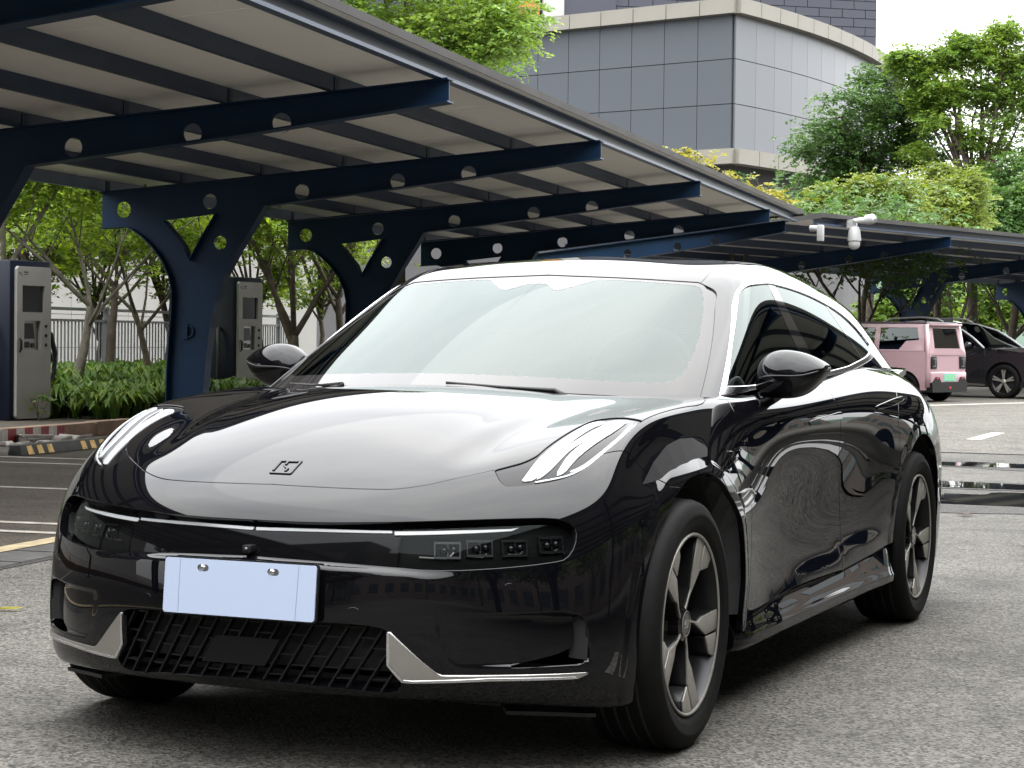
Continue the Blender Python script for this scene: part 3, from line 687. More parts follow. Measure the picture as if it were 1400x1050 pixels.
# trees at the right beyond the far carport
b1 = gnd(1190, 62)
clump_tree('dark green tree in front of the curved grey wall', b1, [clump(1150, 160, 61, 1.3, 1.3, .85, b1), clump(1125, 195, 62, .9, 1, .6, b1), clump(1195, 140, 61, 1.1, 1.1, .8, b1), clump(1170, 215, 62, 1.3, 1.2, .7, b1), clump(1215, 180, 62, 1.1, 1.1, .9, b1), clump(1240, 140, 62, .7, .7, .6, b1), clump(1120, 250, 62, .9, .9, .6, b1), clump(1215, 230, 62, 1.2, 1.1, .8, b1), clump(1250, 215, 62, 1, 1, .8, b1)], 44000, .12, 311, 'leaf_dark', 5.0, .18)
b2 = gnd(1330, 60)
clump_tree('tallest feathery green tree at the right edge of the sky', b2, [clump(1305, 130, 60, 1.0, 1.2, .45, b2), clump(1360, 115, 60, 1.0, 1.2, .5, b2), clump(1398, 80, 60, .6, .8, .4, b2), clump(1255, 95, 60, .4, .4, .3, b2), clump(1240, 82, 60, .25, .25, .15, b2), clump(1290, 80, 60, .4, .5, .35, b2), clump(1318, 62, 60, .25, .3, .15, b2), clump(1340, 75, 60, .35, .4, .25, b2), clump(1270, 130, 60, .6, .6, .3, b2), clump(1376, 48, 60, .3, .4, .2, b2), clump(1330, 160, 60, 1.6, 1.4, .9, b2), clump(1395, 165, 60, 1.4, 1.3, 1, b2), clump(1280, 185, 60, 1.2, 1.1, .8, b2), clump(1340, 215, 60, 1.5, 1.3, .9, b2), clump(1400, 240, 60, 1.4, 1.3, .9, b2), clump(1440, 120, 60, 1.5, 1.4, 1.2, b2), clump(1365, 265, 60, 1.2, 1.2, .8, b2)], 64000, .12, 322, 'leaf_bright', 5.6, .2)
b3 = gnd(1385, 57)
clump_tree('dark tree low at the right edge above the far carport', b3, [clump(1370, 290, 57, 1.2, 1.1, .8, b3), clump(1410, 300, 57, 1.2, 1.1, .9, b3), clump(1345, 305, 57, .8, .8, .5, b3), clump(1400, 255, 58, 1.1, 1.1, .8, b3)], 26000, .12, 331, 'leaf_dark', 3.4, .15)
b4 = gnd(1285, 52)
clump_tree('yellow green round tree peeping over the far carport roof', b4, [clump(1280, 250, 52, .95, .9, .6, b4), clump(1250, 270, 52, .75, .9, .5, b4), clump(1310, 265, 52, .6, .8, .55, b4), clump(1270, 285, 51.5, 1.0, .9, .5, b4), clump(1315, 295, 52, .5, .7, .4, b4)], 36000, .10, 341, 'leaf_lime', 3.2, .12)
b5 = gnd(1180, 50)
clump_tree('lime green shrub tree left of the round one over the far carport', b5, [clump(1150, 275, 50, .75, .8, .45, b5), clump(1200, 262, 50, .75, .8, .45, b5), clump(1120, 290, 50, .45, .6, .3, b5), clump(1180, 295, 49.5, .9, .8, .35, b5), clump(1225, 285, 50, .6, .7, .4, b5)], 32000, .10, 351, 'leaf_lime', 3.0, .11)
b6 = gnd(1010, 44)
clump_tree('sparse yellow leaved sapling beside the bend of the carport roof', b6, [clump(950, 222, 44, .42, .4, .22, b6), clump(985, 242, 44, .4, .4, .22, b6), clump(1020, 258, 44, .4, .4, .2, b6), clump(1050, 262, 44, .28, .3, .22, b6), clump(1068, 280, 44, .3, .3, .16, b6), clump(935, 210, 44, .12, .15, .1, b6), clump(1000, 270, 44, .6, .5, .25, b6)], 1700, .11, 361, 'leaf_yellow', 3.0, .07, 'bark', shell=.2)
# under and beyond the far carport
for px, dep, sd, lab in ((1165, 47, 401, 'dark many stemmed tree behind the black car roof under the far carport'), (1392, 60, 411, 'dark tree trunk leaning at the right edge under the far carport'), (1300, 58, 421, 'tree with a bare trunk behind the parked suv roof')):
    tree(lab, gnd(px, dep), 4.4, .15, sd, 'leaf_dark', 11000, .12, .34, .8, 'bark', fork=.30, nb=5, clip=low(1.7))
for px, dep, w, sd, lab in ((1345, 95, 3.0, 431, 'sunlit light green tree far beyond the suv'), (1300, 100, 2.4, 441, 'round sunlit tree far behind the suv roof rails'), (1235, 90, 2.2, 451, 'sunlit tree far behind the blue post by the pink car')):
    b7 = gnd(px, dep); clump_tree(lab, b7, [clump(px-25, 425, dep, w*.5, w*.4, .9, b7), clump(px+20, 412, dep, w*.5, w*.4, 1.0, b7), clump(px, 400, dep, w*.4, w*.4, .9, b7), clump(px+40, 430, dep, w*.4, w*.3, .8, b7), clump(px-45, 440, dep, w*.4, w*.3, .7, b7)], 9000, .24, sd, 'leaf_bright', 2.0, .14)
hp = []; nh = 40
for i in range(nh+1):
    a = i/nh; hp.append((-260+440*a, 330-30*a, 6+16*(math.sin(a*5.2+1)*.5+.5)+5*math.sin(a*17)))
V = [(x, y, -1) for x, y, z in hp]+[(x, y+10, z) for x, y, z in hp]+[(x, y+90, z*.4) for x, y, z in hp]
F = [(i, i+1, nh+2+i, nh+1+i) for i in range(nh)]+[(nh+1+i, nh+2+i, 2*nh+3+i, 2*nh+2+i) for i in range(nh)]
tag(obj('hills', V, F, M['hill'], None, True), kind='structure')

# ------------------------------------------------------------------ hedge of strap leaves in the planter (uncountable)
def strap_hedge(name, p0, p1, q0, q1, n, seed, hh=.62):
    r = np.random.default_rng(seed); V = []; F = []
    nt = n//9
    cx = r.uniform(p0, p1, nt); cq = r.uniform(q0, q1, nt); b = 0
    for i in range(nt):
        hs = hh*r.uniform(.7, 1.25)
        for k in range(9):
            a = r.uniform(0, 6.28); L = hs*r.uniform(.7, 1.2); out = r.uniform(.45, 1.0)*L; w = r.uniform(.022, .040)
            d = np.array([math.cos(a), math.sin(a)]); s = np.array([-d[1], d[0]])*w
            pr = [(0, 0), (.30, .60), (.70, .86), (1.10, .52)]
            for j, (o_, z_) in enumerate(pr):
                ww = (1, 1.1, .8, .05)[j]
                for e in (-1, 1):
                    p = np.array([cx[i], cq[i]])+d*out*o_+s*e*ww; w_ = PP*p[0]+RR*p[1]; V.append((w_[0], w_[1], .12+L*z_))
            for j in range(3): F.append((b+j*2, b+j*2+1, b+j*2+3, b+j*2+2))
            b += 8
    o = quads(name, np.array(V), np.array(F), M['strap'], None); return tag(o, kind='stuff')
strap_hedge('strap_leaf_hedge', -13.3, -10.7, 12.5, 27.0, 17000, 5, .50)
strap_hedge('strap_leaf_fringe', -10.7, -9.2, 16.35, 27.0, 6000, 6, .36)
# weed in front of the first charger
wd = thing('weed', 'small leafy weed growing at the foot of the nearest charging cabinet', 'plant', (0, 0, 0), 0)
mb = MB(); ends = []
rg = random.Random(4)
for k in range(5):
    e = Vector((rg.uniform(-.12, .2), rg.uniform(-.1, .1), rg.uniform(.2, .38))); mb.tube([(0, 0, 0), e*.55+Vector((0, 0, .05)), e], [.006, .005, .003], 5); ends += [e, e*.8, e*.62]
mb.build('stem', M['bark'], wd); V, F = leaves(ends, 34, .10, .03, 8, .45); quads('crown', V, F, M['leaf_mid'], wd)

# ------------------------------------------------------------------ charging cabinets
def charger(label, p, q):
    t = thing('charging_cabinet', label, 'charger', pq(p, q, .12), ROW+rad(-10), 'charging cabinets behind the bays')
    # local x faces the bays, y along the row, z up ; width .62 depth .5 height 1.82
    H = 1.86
    b = MB(); b.box((-.55, -.36, .0), (0, .36, H)); bevel(b.build('body', M['cab_navy'], t), .02, 2)
    b = MB(); pl = [(-.305, .05), (-.275, .02), (.275, .02), (.305, .05), (.305, H-.10), (.275, H-.07), (-.275, H-.07), (-.305, H-.10)]
    pl = [(y+.02, z) for y, z in pl]
    def fn(y, z, d): return (d, y, z)
    sc_ = [(-.19, 1.26), (.21, 1.26), (.21, 1.57), (-.19, 1.57)]; kp = [(-.155, .82), (.14, .82), (.14, 1.16), (-.155, 1.16)]
    V, F = plate2d(pl, [sc_, kp], .04); V = [(.022+y_, x_, z_) for x_, y_, z_ in V]
    o = obj('front_panel', V, F, M['cab_white'], t); fixn(o)
    b = MB(); b.box((.003, -.188, 1.262), (.012, .208, 1.568)); b.build('screen', M['screen'], t)
    b = MB(); b.box((.0005, -.154, .821), (.004, .139, 1.159)); b.build('recess', M['metalgrey'], t)
    b = MB(); V = [(.004, -.13, .95), (.004, .04, .95), (.034, .04, .95), (.034, -.13, .95), (.004, -.13, 1.13), (.004, .04, 1.13), (.012, .04, 1.13), (.012, -.13, 1.13)]
    b.add(V, [(0, 1, 2, 3), (4, 7, 6, 5), (0, 4, 5, 1), (1, 5, 6, 2), (2, 6, 7, 3), (3, 7, 4, 0)]); b.build('keypad', M['blackplastic'], t)
    b = MB(); b.box((.0045, -.12, .845), (.016, -.03, .915)); b.box((.0045, .01, .845), (.016, .06, .90)); b.build('card_reader', M['blackplastic'], t)
    for z in (1.10, .99, .88):
        b = MB(); b.lathe([(.041, .0), (.041, .022), (.052, .018), (.052, 0)], 'x', (0, .235, z), 12); b.build('button', M['blackplastic'], t, True)
    b = MB(); b.tube([(.042, -.235, .80), (.066, -.235, .82), (.066, -.235, .93), (.042, -.235, .95)], .014, 8); b.build('handle', M['blackplastic'], t, True)
    # small emblem at the top left: three slanted strokes and two short lines
    b = MB()
    for k, (y, z, w, h) in enumerate(((-.262, 1.715, .045, .007), (-.250, 1.700, .045, .007), (-.225, 1.684, .032, .007), (-.165, 1.716, .075, .014), (-.165, 1.694, .075, .007))): b.box((.0422, y, z), (.0436, y+w, z+h))
    b.build('emblem', M['blackplastic'], t)
    b = MB(); b.tube([(-.25, .36, 1.12), (-.22, .46, 1.13), (-.18, .60, 1.00), (-.16, .655, .78), (-.16, .64, .55), (-.18, .53, .36), (-.22, .40, .30)], .032, 9); b.build('cable', M['rubber'], t, True)
    b = MB(); b.tube([(-.2, .37, .92), (-.15, .45, .82), (-.13, .50, .70), (-.16, .47, .58), (-.2, .40, .50)], [.05, .075, .06, .06, .03], 9); b.build('plug', M['blackplastic'], t, True)
    b = MB(); b.tube([(-.25, -.36, 1.12), (-.2, -.45, 1.10), (-.15, -.50, .80), (-.2, -.44, .35), (-.25, -.37, .25)], .03, 8); b.build('cable', M['rubber'], t, True)
    # faint raised lettering strokes on the flank
    b = MB()
    for k in range(7): b.box((-.46, -.3625, 1.52-k*.07), (-.36, -.3602, 1.545-k*.07))
    b.build('flank_print', M['bluegrey'], t)
    # plinth
    b = MB(); b.box((-.58, -.38, -.08), (.03, .38, -.001)); b.build('plinth', M['dark_stop'], t); return t
c1 = charger('nearest charging cabinet, tall grey fronted, at the left edge of the photo', -10.075, 15.820)
c2 = charger('second charging cabinet standing between the blue post and the car mirror', -9.889, 21.704)
wd.location = (c1.location.x+.25, c1.location.y-.16, .12)

# ------------------------------------------------------------------ cctv cameras under the roof bend
def dome_cam():
    p = at(1168, 322, 38.2); t = thing('dome_camera', 'white dome security camera hanging under the far carport edge', 'camera', tuple(p), 0)
    b = MB(); b.lathe([(.16, 0), (.16, .075), (.10, .105), (-.06, .125), (-.10, .125)], 'z', (0, 0, 0), 20); b.lathe([(-.10, .125), (-.10, .0)], 'z', (0, 0, 0), 20); fixn(b.build('housing', M['cctv'], t), 40)
    b = MB(); b.lathe([(-.11, .105), (-.16, .11), (-.21, .095), (-.25, .06), (-.265, 0)], 'z', (0, 0, 0), 20); fixn(b.build('dome', M['cctv'], t), 60)
    b = MB(); b.tube([(0, 0, .15), (0, 0, .27), (.12, .02, .28), (.26, .05, .26)], [.045, .05, .06, .05], 10); fixn(b.build('arm', M['cctv'], t), 50)
    b = MB(); b.tube([(.22, .03, .29), (.34, -.02, .30), (.40, -.05, .27)], [.09, .10, .05], 10); fixn(b.build('side_camera', M['cctv'], t), 50)
    b = MB(); b.box((-.16, .05, .14), (-.02, .30, .30)); b.build('mount', M['cctv'], t)
dome_cam()
def bullet_cam():
    p = at(1119, 322, 37.0); t = thing('bullet_camera', 'small white bullet camera at the corner where both carports meet', 'camera', tuple(p), 0)
    b = MB(); b.tube([(-.16, .02, .13), (.05, 0, .12)], .055, 10); fixn(b.build('camera_body', M['cctv'], t), 50)
    b = MB(); b.box((-.02, -.05, -.10), (.09, .07, .19)); bevel(b.build('bracket', M['cctv'], t), .01, 2)
bullet_cam()
# ------------------------------------------------------------------ master sheets of the black car
# ---- master sheet A : rows along the car, 13 stations from centre to lower edge
def plan(z,y0,pl,zoff=None):
    xs,dy=pl; zs=np.full(13,z) if zoff is None else z+np.array(zoff)
    return np.stack([xs,y0+dy,zs],1)
PL=(np.array([0,.2,.39,.55,.67,.755,.81,.847,.872,.889,.901,.909,.915]),np.array([0,.010,.045,.110,.185,.252,.308,.356,.403,.445,.49,.53,.57]))
PB=(np.array([0,.2,.39,.54,.65,.735,.79,.828,.858,.880,.897,.908,.917]),np.array([0,.008,.028,.10,.175,.245,.30,.345,.392,.44,.50,.56,.62]))
def mix(a,b,t): return (a[0]*(1-t)+b[0]*t,a[1]*(1-t)+b[1]*t)
lipz=[0,0,-.002,-.006,-.013,-.022,-.03,-.035,-.038,-.04,-.04,-.04,-.04]
R=[]
R.append(plan(.212,-.77,PL,lipz)*[.985,1,1])
R.append(plan(.231,-.812,PL,lipz))
R.append(plan(.29,-.825,PL))
R.append(plan(.37,-.833,PL))
R.append(plan(.45,-.832,mix(PL,PB,.2)))
R.append(plan(.53,-.820,mix(PL,PB,.5)))
R.append(plan(.60,-.803,mix(PL,PB,.85)))
R.append(plan(.66,-.778,PB,[0,0,0,0,0,0,0,0,-.004,-.01,-.018,-.024,-.03]))
A=lambda *p: R.append(np.array(p,float))
A((0,-.732,.702),(.2,-.725,.703),(.38,-.692,.708),(.53,-.612,.718),(.64,-.533,.724),(.715,-.468,.727),(.77,-.412,.726),(.815,-.36,.722),(.85,-.305,.716),(.877,-.245,.708),(.90,-.175,.70),(.917,-.11,.69),(.927,-.05,.68))
A((0,-.673,.739),(.2,-.664,.742),(.38,-.627,.753),(.53,-.538,.775),(.635,-.452,.792),(.705,-.393,.800),(.757,-.345,.802),(.809,-.30,.798),(.850,-.245,.787),(.878,-.175,.770),(.903,-.11,.750),(.922,-.05,.730),(.932,.01,.71))
A((0,-.585,.790),(.2,-.574,.793),(.375,-.53,.804),(.52,-.44,.828),(.62,-.343,.848),(.695,-.265,.864),(.752,-.205,.870),(.80,-.155,.866),(.843,-.10,.848),(.878,-.045,.815),(.904,.005,.780),(.925,.05,.745),(.934,.09,.715))
A((0,-.42,.843),(.2,-.41,.844),(.365,-.365,.850),(.50,-.28,.862),(.605,-.18,.879),(.69,-.103,.900),(.755,-.05,.911),(.802,-.015,.908),(.846,.03,.884),(.881,.075,.842),(.908,.115,.795),(.928,.145,.755),(.936,.175,.71))
A((0,-.22,.889),(.2,-.215,.888),(.36,-.18,.889),(.49,-.115,.893),(.60,-.03,.900),(.69,.04,.916),(.757,.09,.924),(.802,.125,.917),(.845,.165,.885),(.880,.195,.84),(.909,.22,.79),(.929,.24,.745),(.937,.27,.68))
A((0,-.02,.927),(.2,-.015,.925),(.36,.01,.921),(.49,.06,.919),(.60,.12,.923),(.69,.18,.935),(.757,.22,.942),(.803,.25,.934),(.847,.28,.90),(.882,.305,.85),(.910,.325,.79),(.929,.34,.72),(.935,.36,.60))
A((0,.16,.962),(.2,.165,.959),(.36,.185,.952),(.49,.22,.945),(.60,.265,.944),(.69,.315,.951),(.757,.35,.954),(.805,.375,.944),(.850,.40,.91),(.884,.415,.855),(.911,.42,.78),(.926,.425,.66),(.925,.425,.45))
A((0,.33,.993),(.2,.335,.989),(.36,.35,.979),(.49,.375,.967),(.60,.41,.961),(.69,.445,.962),(.757,.475,.961),(.807,.495,.949),(.853,.51,.915),(.886,.515,.855),(.910,.515,.765),(.919,.51,.60),(.912,.50,.30))
A((0,.52,1.0),(.2,.52,.998),(.36,.53,.99),(.49,.545,.98),(.60,.565,.972),(.69,.59,.968),(.757,.61,.963),(.808,.625,.951),(.855,.635,.915),(.889,.635,.853),(.909,.63,.755),(.909,.62,.56),(.903,.60,.20))
# doors : (y, belt z, shoulder x max) 
def side(y,zb,xb,xs,zs,lo,haunch=0,xl=None):
    # xb belt half width, xs,zs widest shoulder ; lo: concavity depth
    c=[(0,y,zb-.01),(.2,y,zb-.01),(.36,y,zb-.008),(.48,y,zb-.005),(xb-.21,y,zb-.002),(xb-.10,y,zb),(xb-.03,y,zb-.001),
       (xb+.018,y,zb-.013),(xs-.040+.0*haunch,y,zs+(zb-zs)*.50),(xs-.006,y,zs),(xs-.006-lo*.25,y,.735),(xs-.012-lo,y,.52),(xs-.010,y,.20)]
    R.append(np.array(c))
side(.80,.967,.785,.902,.855,.010)
side(1.05,.970,.780,.905,.855,.018)
side(1.35,.976,.775,.907,.86,.022)
side(1.65,.986,.770,.908,.87,.024)
side(1.95,1.000,.765,.910,.875,.022)
side(2.22,1.016,.757,.913,.875,.014)
def rq(y,zb,xb,xs,zs,x735,x52,x20,ylow=0):
    c=[(0,y,zb-.01),(.2,y,zb-.01),(.36,y,zb-.008),(.48,y,zb-.005),(xb-.21,y,zb-.002),(xb-.10,y,zb),(xb-.03,y,zb-.002),
       (xb+.03,y,zb-.022),(xb*.45+xs*.55,y,zs+(zb-zs)*.52),(xs-.010,y,zs),(x735,y+ylow*.3,.735),(x52,y+ylow*.7,.52),(x20,y+ylow,.20)]
    R.append(np.array(c))
rq(2.46,1.034,.742,.923,.872,.925,.915,.905)
rq(2.66,1.047,.722,.934,.872,.936,.928,.912)
rq(2.84,1.052,.70,.942,.872,.945,.938,.92)
rq(3.02,1.050,.68,.943,.872,.948,.942,.925)
rq(3.20,1.045,.665,.930,.87,.943,.94,.925,.01)
rq(3.38,1.037,.65,.903,.865,.928,.928,.91,.02)
rq(3.55,1.026,.63,.865,.86,.90,.905,.89,.02)
rq(3.70,1.012,.60,.835,.85,.86,.87,.86,.02)
rq(3.80,.99,.56,.77,.83,.80,.82,.81,.02)
def rear(y,z0,xs,zz,pull):
    x=np.array(xs); 
    R.append(np.stack([x,y-pull*(x/.8)**2.2,np.full(13,z0)+np.array(zz)],1))
X=np.array([0,.2,.36,.48,.58,.65,.69,.72,.74,.755,.765,.77,.77])
rear(3.88,.955,X*.93,[0,0,0,0,-.004,-.015,-.035,-.065,-.11,-.16,-.24,-.40,-.70],.12)
rear(3.93,.88,X*.90,[0,0,0,0,0,-.01,-.03,-.05,-.09,-.13,-.20,-.33,-.64],.14)
rear(3.95,.72,X*.88,[0,0,0,0,0,0,-.01,-.02,-.04,-.07,-.11,-.22,-.48],.15)
rear(3.95,.50,X*.86,[0,0,0,0,0,0,0,-.01,-.02,-.04,-.07,-.12,-.27],.16)
rear(3.90,.26,X*.84,[0]*12+[-.04],.16)
NET=np.array(R)
for i,dl in ((11,(.030,.029,.020,.004,0)),(12,(.050,.048,.034,.008,0)),(13,(.039,.038,.028,.008,0)),(14,(.013,.013,.011,.004,0)),(15,(-.011,-.011,-.008,-.004,-.001)),(16,(-.012,-.012,-.010,-.007,-.004))):
    NET[i,:5,2]+=dl                  # bonnet flattens towards the screen
NET[27:31,8,2]+=[.018,.028,.030,.022]; NET[28:31,7,2]+=[.004,.008,.008]
for _ in range(4):                   # fair the flank between the doors and the rear wheel
    q=NET.copy(); NET[19:31,8:]=.5*q[19:31,8:]+.25*(q[18:30,8:]+q[20:32,8:])
for i in (8,):                       # nose shoulder under the lamps stands further out
    for k,a in ((3,.004),(4,.010),(5,.016),(6,.018),(7,.018),(8,.014),(9,.008)):
        d=NET[i,min(k+1,12)]-NET[i,k-1]; n=np.array([-d[1],d[0],0]); n/=np.linalg.norm(n); n*=np.sign(n[0]-n[1]); NET[i,k]+=n*a
for i in range(9,17):                # crisp crest along the fender top
    c=NET[i,7].copy(); d=NET[i,9]-NET[i,6]; d[2]=0; d/=np.linalg.norm(d); f_=1.0 if i>9 else .8
    dz=np.array([0,0,1.])
    NET[i,6]=c-d*.034+dz*.005; NET[i,7]=c+d*.010*f_+dz*.001; NET[i,8]=c+d*.026*f_-dz*.034*f_; NET[i,9]=.35*NET[i,9]+.65*(c+d*.052*f_-dz*.092)

# ---- greenhouse B : columns u around (from windscreen centre to rear centre), rows v from belt to roof centre (7)
G=[]
def col(*p): G.append(np.array(p,float))
#       belt/base            q1                  q2                 q3               top edge          roof mid          roof centre
col((0,.235,.975),(0,.49,1.077),(0,.71,1.165),(0,.93,1.252),(0,1.15,1.330),(0,1.40,1.400),(0,1.60,1.428))
col((.25,.265,.971),(.235,.505,1.073),(.22,.72,1.161),(.205,.935,1.247),(.195,1.155,1.326),(.16,1.40,1.397),(0,1.66,1.433))
col((.48,.35,.960),(.455,.565,1.063),(.425,.765,1.152),(.40,.965,1.239),(.375,1.17,1.323),(.30,1.41,1.399),(0,1.73,1.437))
col((.65,.47,.953),(.612,.66,1.053),(.573,.84,1.142),(.538,1.015,1.228),(.505,1.20,1.318),(.385,1.44,1.396),(0,1.79,1.438))
col((.755,.60,.95),(.716,.775,1.05),(.674,.935,1.135),(.628,1.09,1.218),(.572,1.26,1.312),(.44,1.46,1.39),(0,1.86,1.438))
col((.800,.735,.952),(.766,.89,1.048),(.728,1.035,1.138),(.684,1.175,1.228),(.628,1.33,1.328),(.485,1.55,1.400),(0,1.93,1.438))
col((.803,.93,.957),(.775,1.05,1.055),(.742,1.17,1.150),(.698,1.30,1.245),(.642,1.46,1.342),(.50,1.67,1.407),(0,2.03,1.437))
col((.799,1.15,.962),(.772,1.25,1.062),(.739,1.35,1.157),(.696,1.46,1.253),(.642,1.60,1.348),(.50,1.80,1.410),(0,2.14,1.435))
col((.794,1.40,.969),(.768,1.48,1.070),(.735,1.56,1.165),(.692,1.65,1.259),(.639,1.76,1.349),(.495,1.94,1.408),(0,2.26,1.430))
col((.787,1.68,.978),(.760,1.74,1.078),(.727,1.80,1.171),(.685,1.87,1.261),(.631,1.95,1.344),(.487,2.10,1.402),(0,2.38,1.423))
col((.780,1.97,.990),(.752,2.02,1.086),(.718,2.07,1.174),(.676,2.13,1.258),(.621,2.19,1.335),(.478,2.30,1.392),(0,2.52,1.412))
col((.770,2.26,1.003),(.740,2.31,1.092),(.705,2.36,1.173),(.663,2.40,1.249),(.608,2.45,1.320),(.466,2.53,1.376),(0,2.68,1.398))
col((.757,2.55,1.015),(.723,2.60,1.095),(.687,2.65,1.168),(.645,2.69,1.236),(.590,2.73,1.301),(.45,2.78,1.356),(0,2.87,1.379))
col((.745,2.83,1.022),(.706,2.89,1.092),(.667,2.94,1.156),(.624,2.98,1.218),(.570,3.01,1.278),(.433,3.05,1.332),(0,3.10,1.356))
col((.73,3.10,1.022),(.685,3.17,1.083),(.643,3.22,1.139),(.600,3.26,1.193),(.547,3.29,1.249),(.412,3.32,1.303),(0,3.35,1.330))
col((.71,3.35,1.015),(.661,3.42,1.068),(.617,3.47,1.117),(.573,3.51,1.167),(.521,3.53,1.220),(.389,3.54,1.273),(0,3.55,1.302))
col((.66,3.60,1.005),(.606,3.64,1.052),(.56,3.665,1.098),(.517,3.68,1.144),(.467,3.685,1.193),(.345,3.685,1.244),(0,3.685,1.274))
col((.50,3.76,.99),(.455,3.77,1.038),(.415,3.775,1.083),(.375,3.775,1.127),(.335,3.77,1.174),(.245,3.76,1.225),(0,3.75,1.258))
col((.25,3.82,.983),(.23,3.82,1.03),(.21,3.82,1.076),(.19,3.815,1.12),(.17,3.805,1.166),(.12,3.79,1.218),(0,3.77,1.252))
col((0,3.84,.98),(0,3.84,1.028),(0,3.835,1.074),(0,3.83,1.118),(0,3.82,1.164),(0,3.80,1.216),(0,3.777,1.250))
def _ins(c,amt):
    a=c[4]*.45+c[5]*.55; b=c[5]*.5+c[6]*.5
    n=np.array([.35,0,1.0]); 
    a=a+n*amt*np.array([1,1,1]); b=b+np.array([0,0,amt*.55])
    return np.array([c[0],c[1],c[2],c[3],c[4],a,c[5],b,c[6]])
for i,d in zip(range(3,18),[-.006,-.002,-.004,0,.003,.007,.012,.013,.014,.015,.013,.010,.012,.012,.01]):
    G[i][4:6,2]+=d; G[i][6,2]+=d*.5
GNET=np.array([_ins(c,.011 if i>3 else .011*i/4) for i,c in enumerate(G)])   # [u][v]
# ---- uniform cubic B-spline with smoothing
def bmat(n,ev,lam,mirror0=False):
    pass
def basis(t,n):
    # n control points, uniform cubic, t in [0,n-1] data param; ctrl index shifted, extra end ctrl (n+2)
    t=np.clip(np.asarray(t,float),0,n-1-1e-9); k=np.floor(t).astype(int); u=t-k
    w=np.stack([(1-u)**3/6,(3*u**3-6*u**2+4)/6,(-3*u**3+3*u**2+3*u+1)/6,u**3/6],-1)
    return k,w
def fitmat(n,lam,sym=(None,None)):
    # returns (n+2)x n matrix mapping data->controls ; penalised 3rd differences
    k,w=basis(np.arange(n),n); 
    B=np.zeros((n,n+2))
    for i in range(n):
        for j in range(4): B[i,k[i]+j]+=w[i,j]
    D=np.diff(np.eye(n+2),3,axis=0)
    return np.linalg.solve(B.T@B+lam*D.T@D+1e-9*np.eye(n+2),B.T)
def fit(net,lu,lv):
    Mu=fitmat(net.shape[0],lu);Mv=fitmat(net.shape[1],lv)
    return np.einsum('ai,bj,ijk->abk',Mu,Mv,net)
def ev(ctrl,u,v):
    n,m=ctrl.shape[0]-2,ctrl.shape[1]-2
    ku,wu=basis(u,n);kv,wv=basis(v,m)
    out=np.zeros(np.broadcast(ku,kv).shape+(3,))
    for a in range(4):
        for b in range(4):
            out+= (wu[...,a]*wv[...,b])[...,None]*ctrl[ku+a,kv+b]
    return out

def mirv(net,end):
    m=net*np.array([-1,1,1])
    return np.concatenate([m[:,:0:-1],net],1) if end==0 else np.concatenate([net,m[:,-2::-1]],1)
def miru(net):
    m=net*np.array([-1,1,1]); k=4
    return np.concatenate([m[k:0:-1],net,m[-2:-2-k:-1]],0)
NA=NET.shape[0]; NB=GNET.shape[0]
CA=fit(mirv(NET,0),.12,.10)          # v: 12..24 is the +x half
CB=fit(miru(mirv(GNET,1)),.10,.04)   # u: 4..4+NB-1, v: 0..8
def SA(u,v): return ev(CA,np.asarray(u,float),np.asarray(v,float)+12)
def SB(u,v): return ev(CB,np.asarray(u,float)+4,np.asarray(v,float))
# ------------------------------------------------------------------ the black car : panels cut from two smooth master sheets
def nrm_of(S, u, v, h=.02):
    a = S(u+h, v)-S(u-h, v); b = S(u, v+h)-S(u, v-h); n = np.cross(a, b); l = np.linalg.norm(n, axis=-1, keepdims=True)
    bad = (l < 1e-7)[..., 0]; n = n/np.maximum(l, 1e-9); n[bad] = (0, 0, 1); return n
_o = {}
def orient(S):
    if S not in _o:
        u = np.array([17.5]) if S is SA else np.array([8.]); v = np.array([9.]) if S is SA else np.array([2.])
        _o[S] = 1.0 if nrm_of(S, u, v)[0, 0] > 0 else -1.0
    return _o[S]
def surf(S, u, v, off=0., disp=None):
    P = S(u, v)
    if off or disp is not None:
        n = nrm_of(S, u, v)*orient(S); d = off if disp is None else off+disp(u, v, P); P = P+n*(d[..., None] if hasattr(d, 'shape') else d)
    return P
def surfn(S, u, v, off=0., disp=None, h=.015):
    f = lambda a, b: surf(S, a, b, off, disp)
    a = f(u+h, v)-f(u-h, v); b = f(u, v+h)-f(u, v-h); n = np.cross(a, b); l = np.linalg.norm(n, axis=-1, keepdims=True)
    bad = (l < 1e-7)[..., 0]; n = n/np.maximum(l, 1e-9); n[bad] = (0, 0, orient(S)); n = n*orient(S)
    return n
def crom(pts, n=5):
    p = np.array(pts, float)
    if len(p) < 3: 
        return np.array([p[0]+(p[-1]-p[0])*i/n for i in range(n+1)])
    out = []
    for i in range(len(p)-1):
        a = p[max(i-1, 0)]; b = p[i]; c = p[i+1]; d = p[min(i+2, len(p)-1)]
        for k in range(n):
            t = k/n; out.append(.5*((2*b)+(-a+c)*t+(2*a-5*b+4*c-d)*t*t+(-a+3*b-3*c+d)*t**3))
    out.append(p[-1]); return np.array(out)
def chain(*segs):
    """join smooth curves (lists of uv points) with sharp corners between them"""
    out = []
    for s in segs:
        c = crom(s, 5) if len(s) > 2 else np.array(s, float)
        for p in c:
            if not out or np.hypot(*(np.array(p)-out[-1])) > 1e-4: out.append(np.array(p))
    if np.hypot(*(out[0]-out[-1])) < 1e-4: out.pop()
    return dense(np.array(out))
def dense(p, step=.11):
    out = []
    for i in range(len(p)):
        a, b = p[i], p[(i+1) % len(p)]; k = max(1, int(math.ceil(np.hypot(*(b-a))/step)))
        out += [a+(b-a)*j/k for j in range(k)]
    return np.array(out)
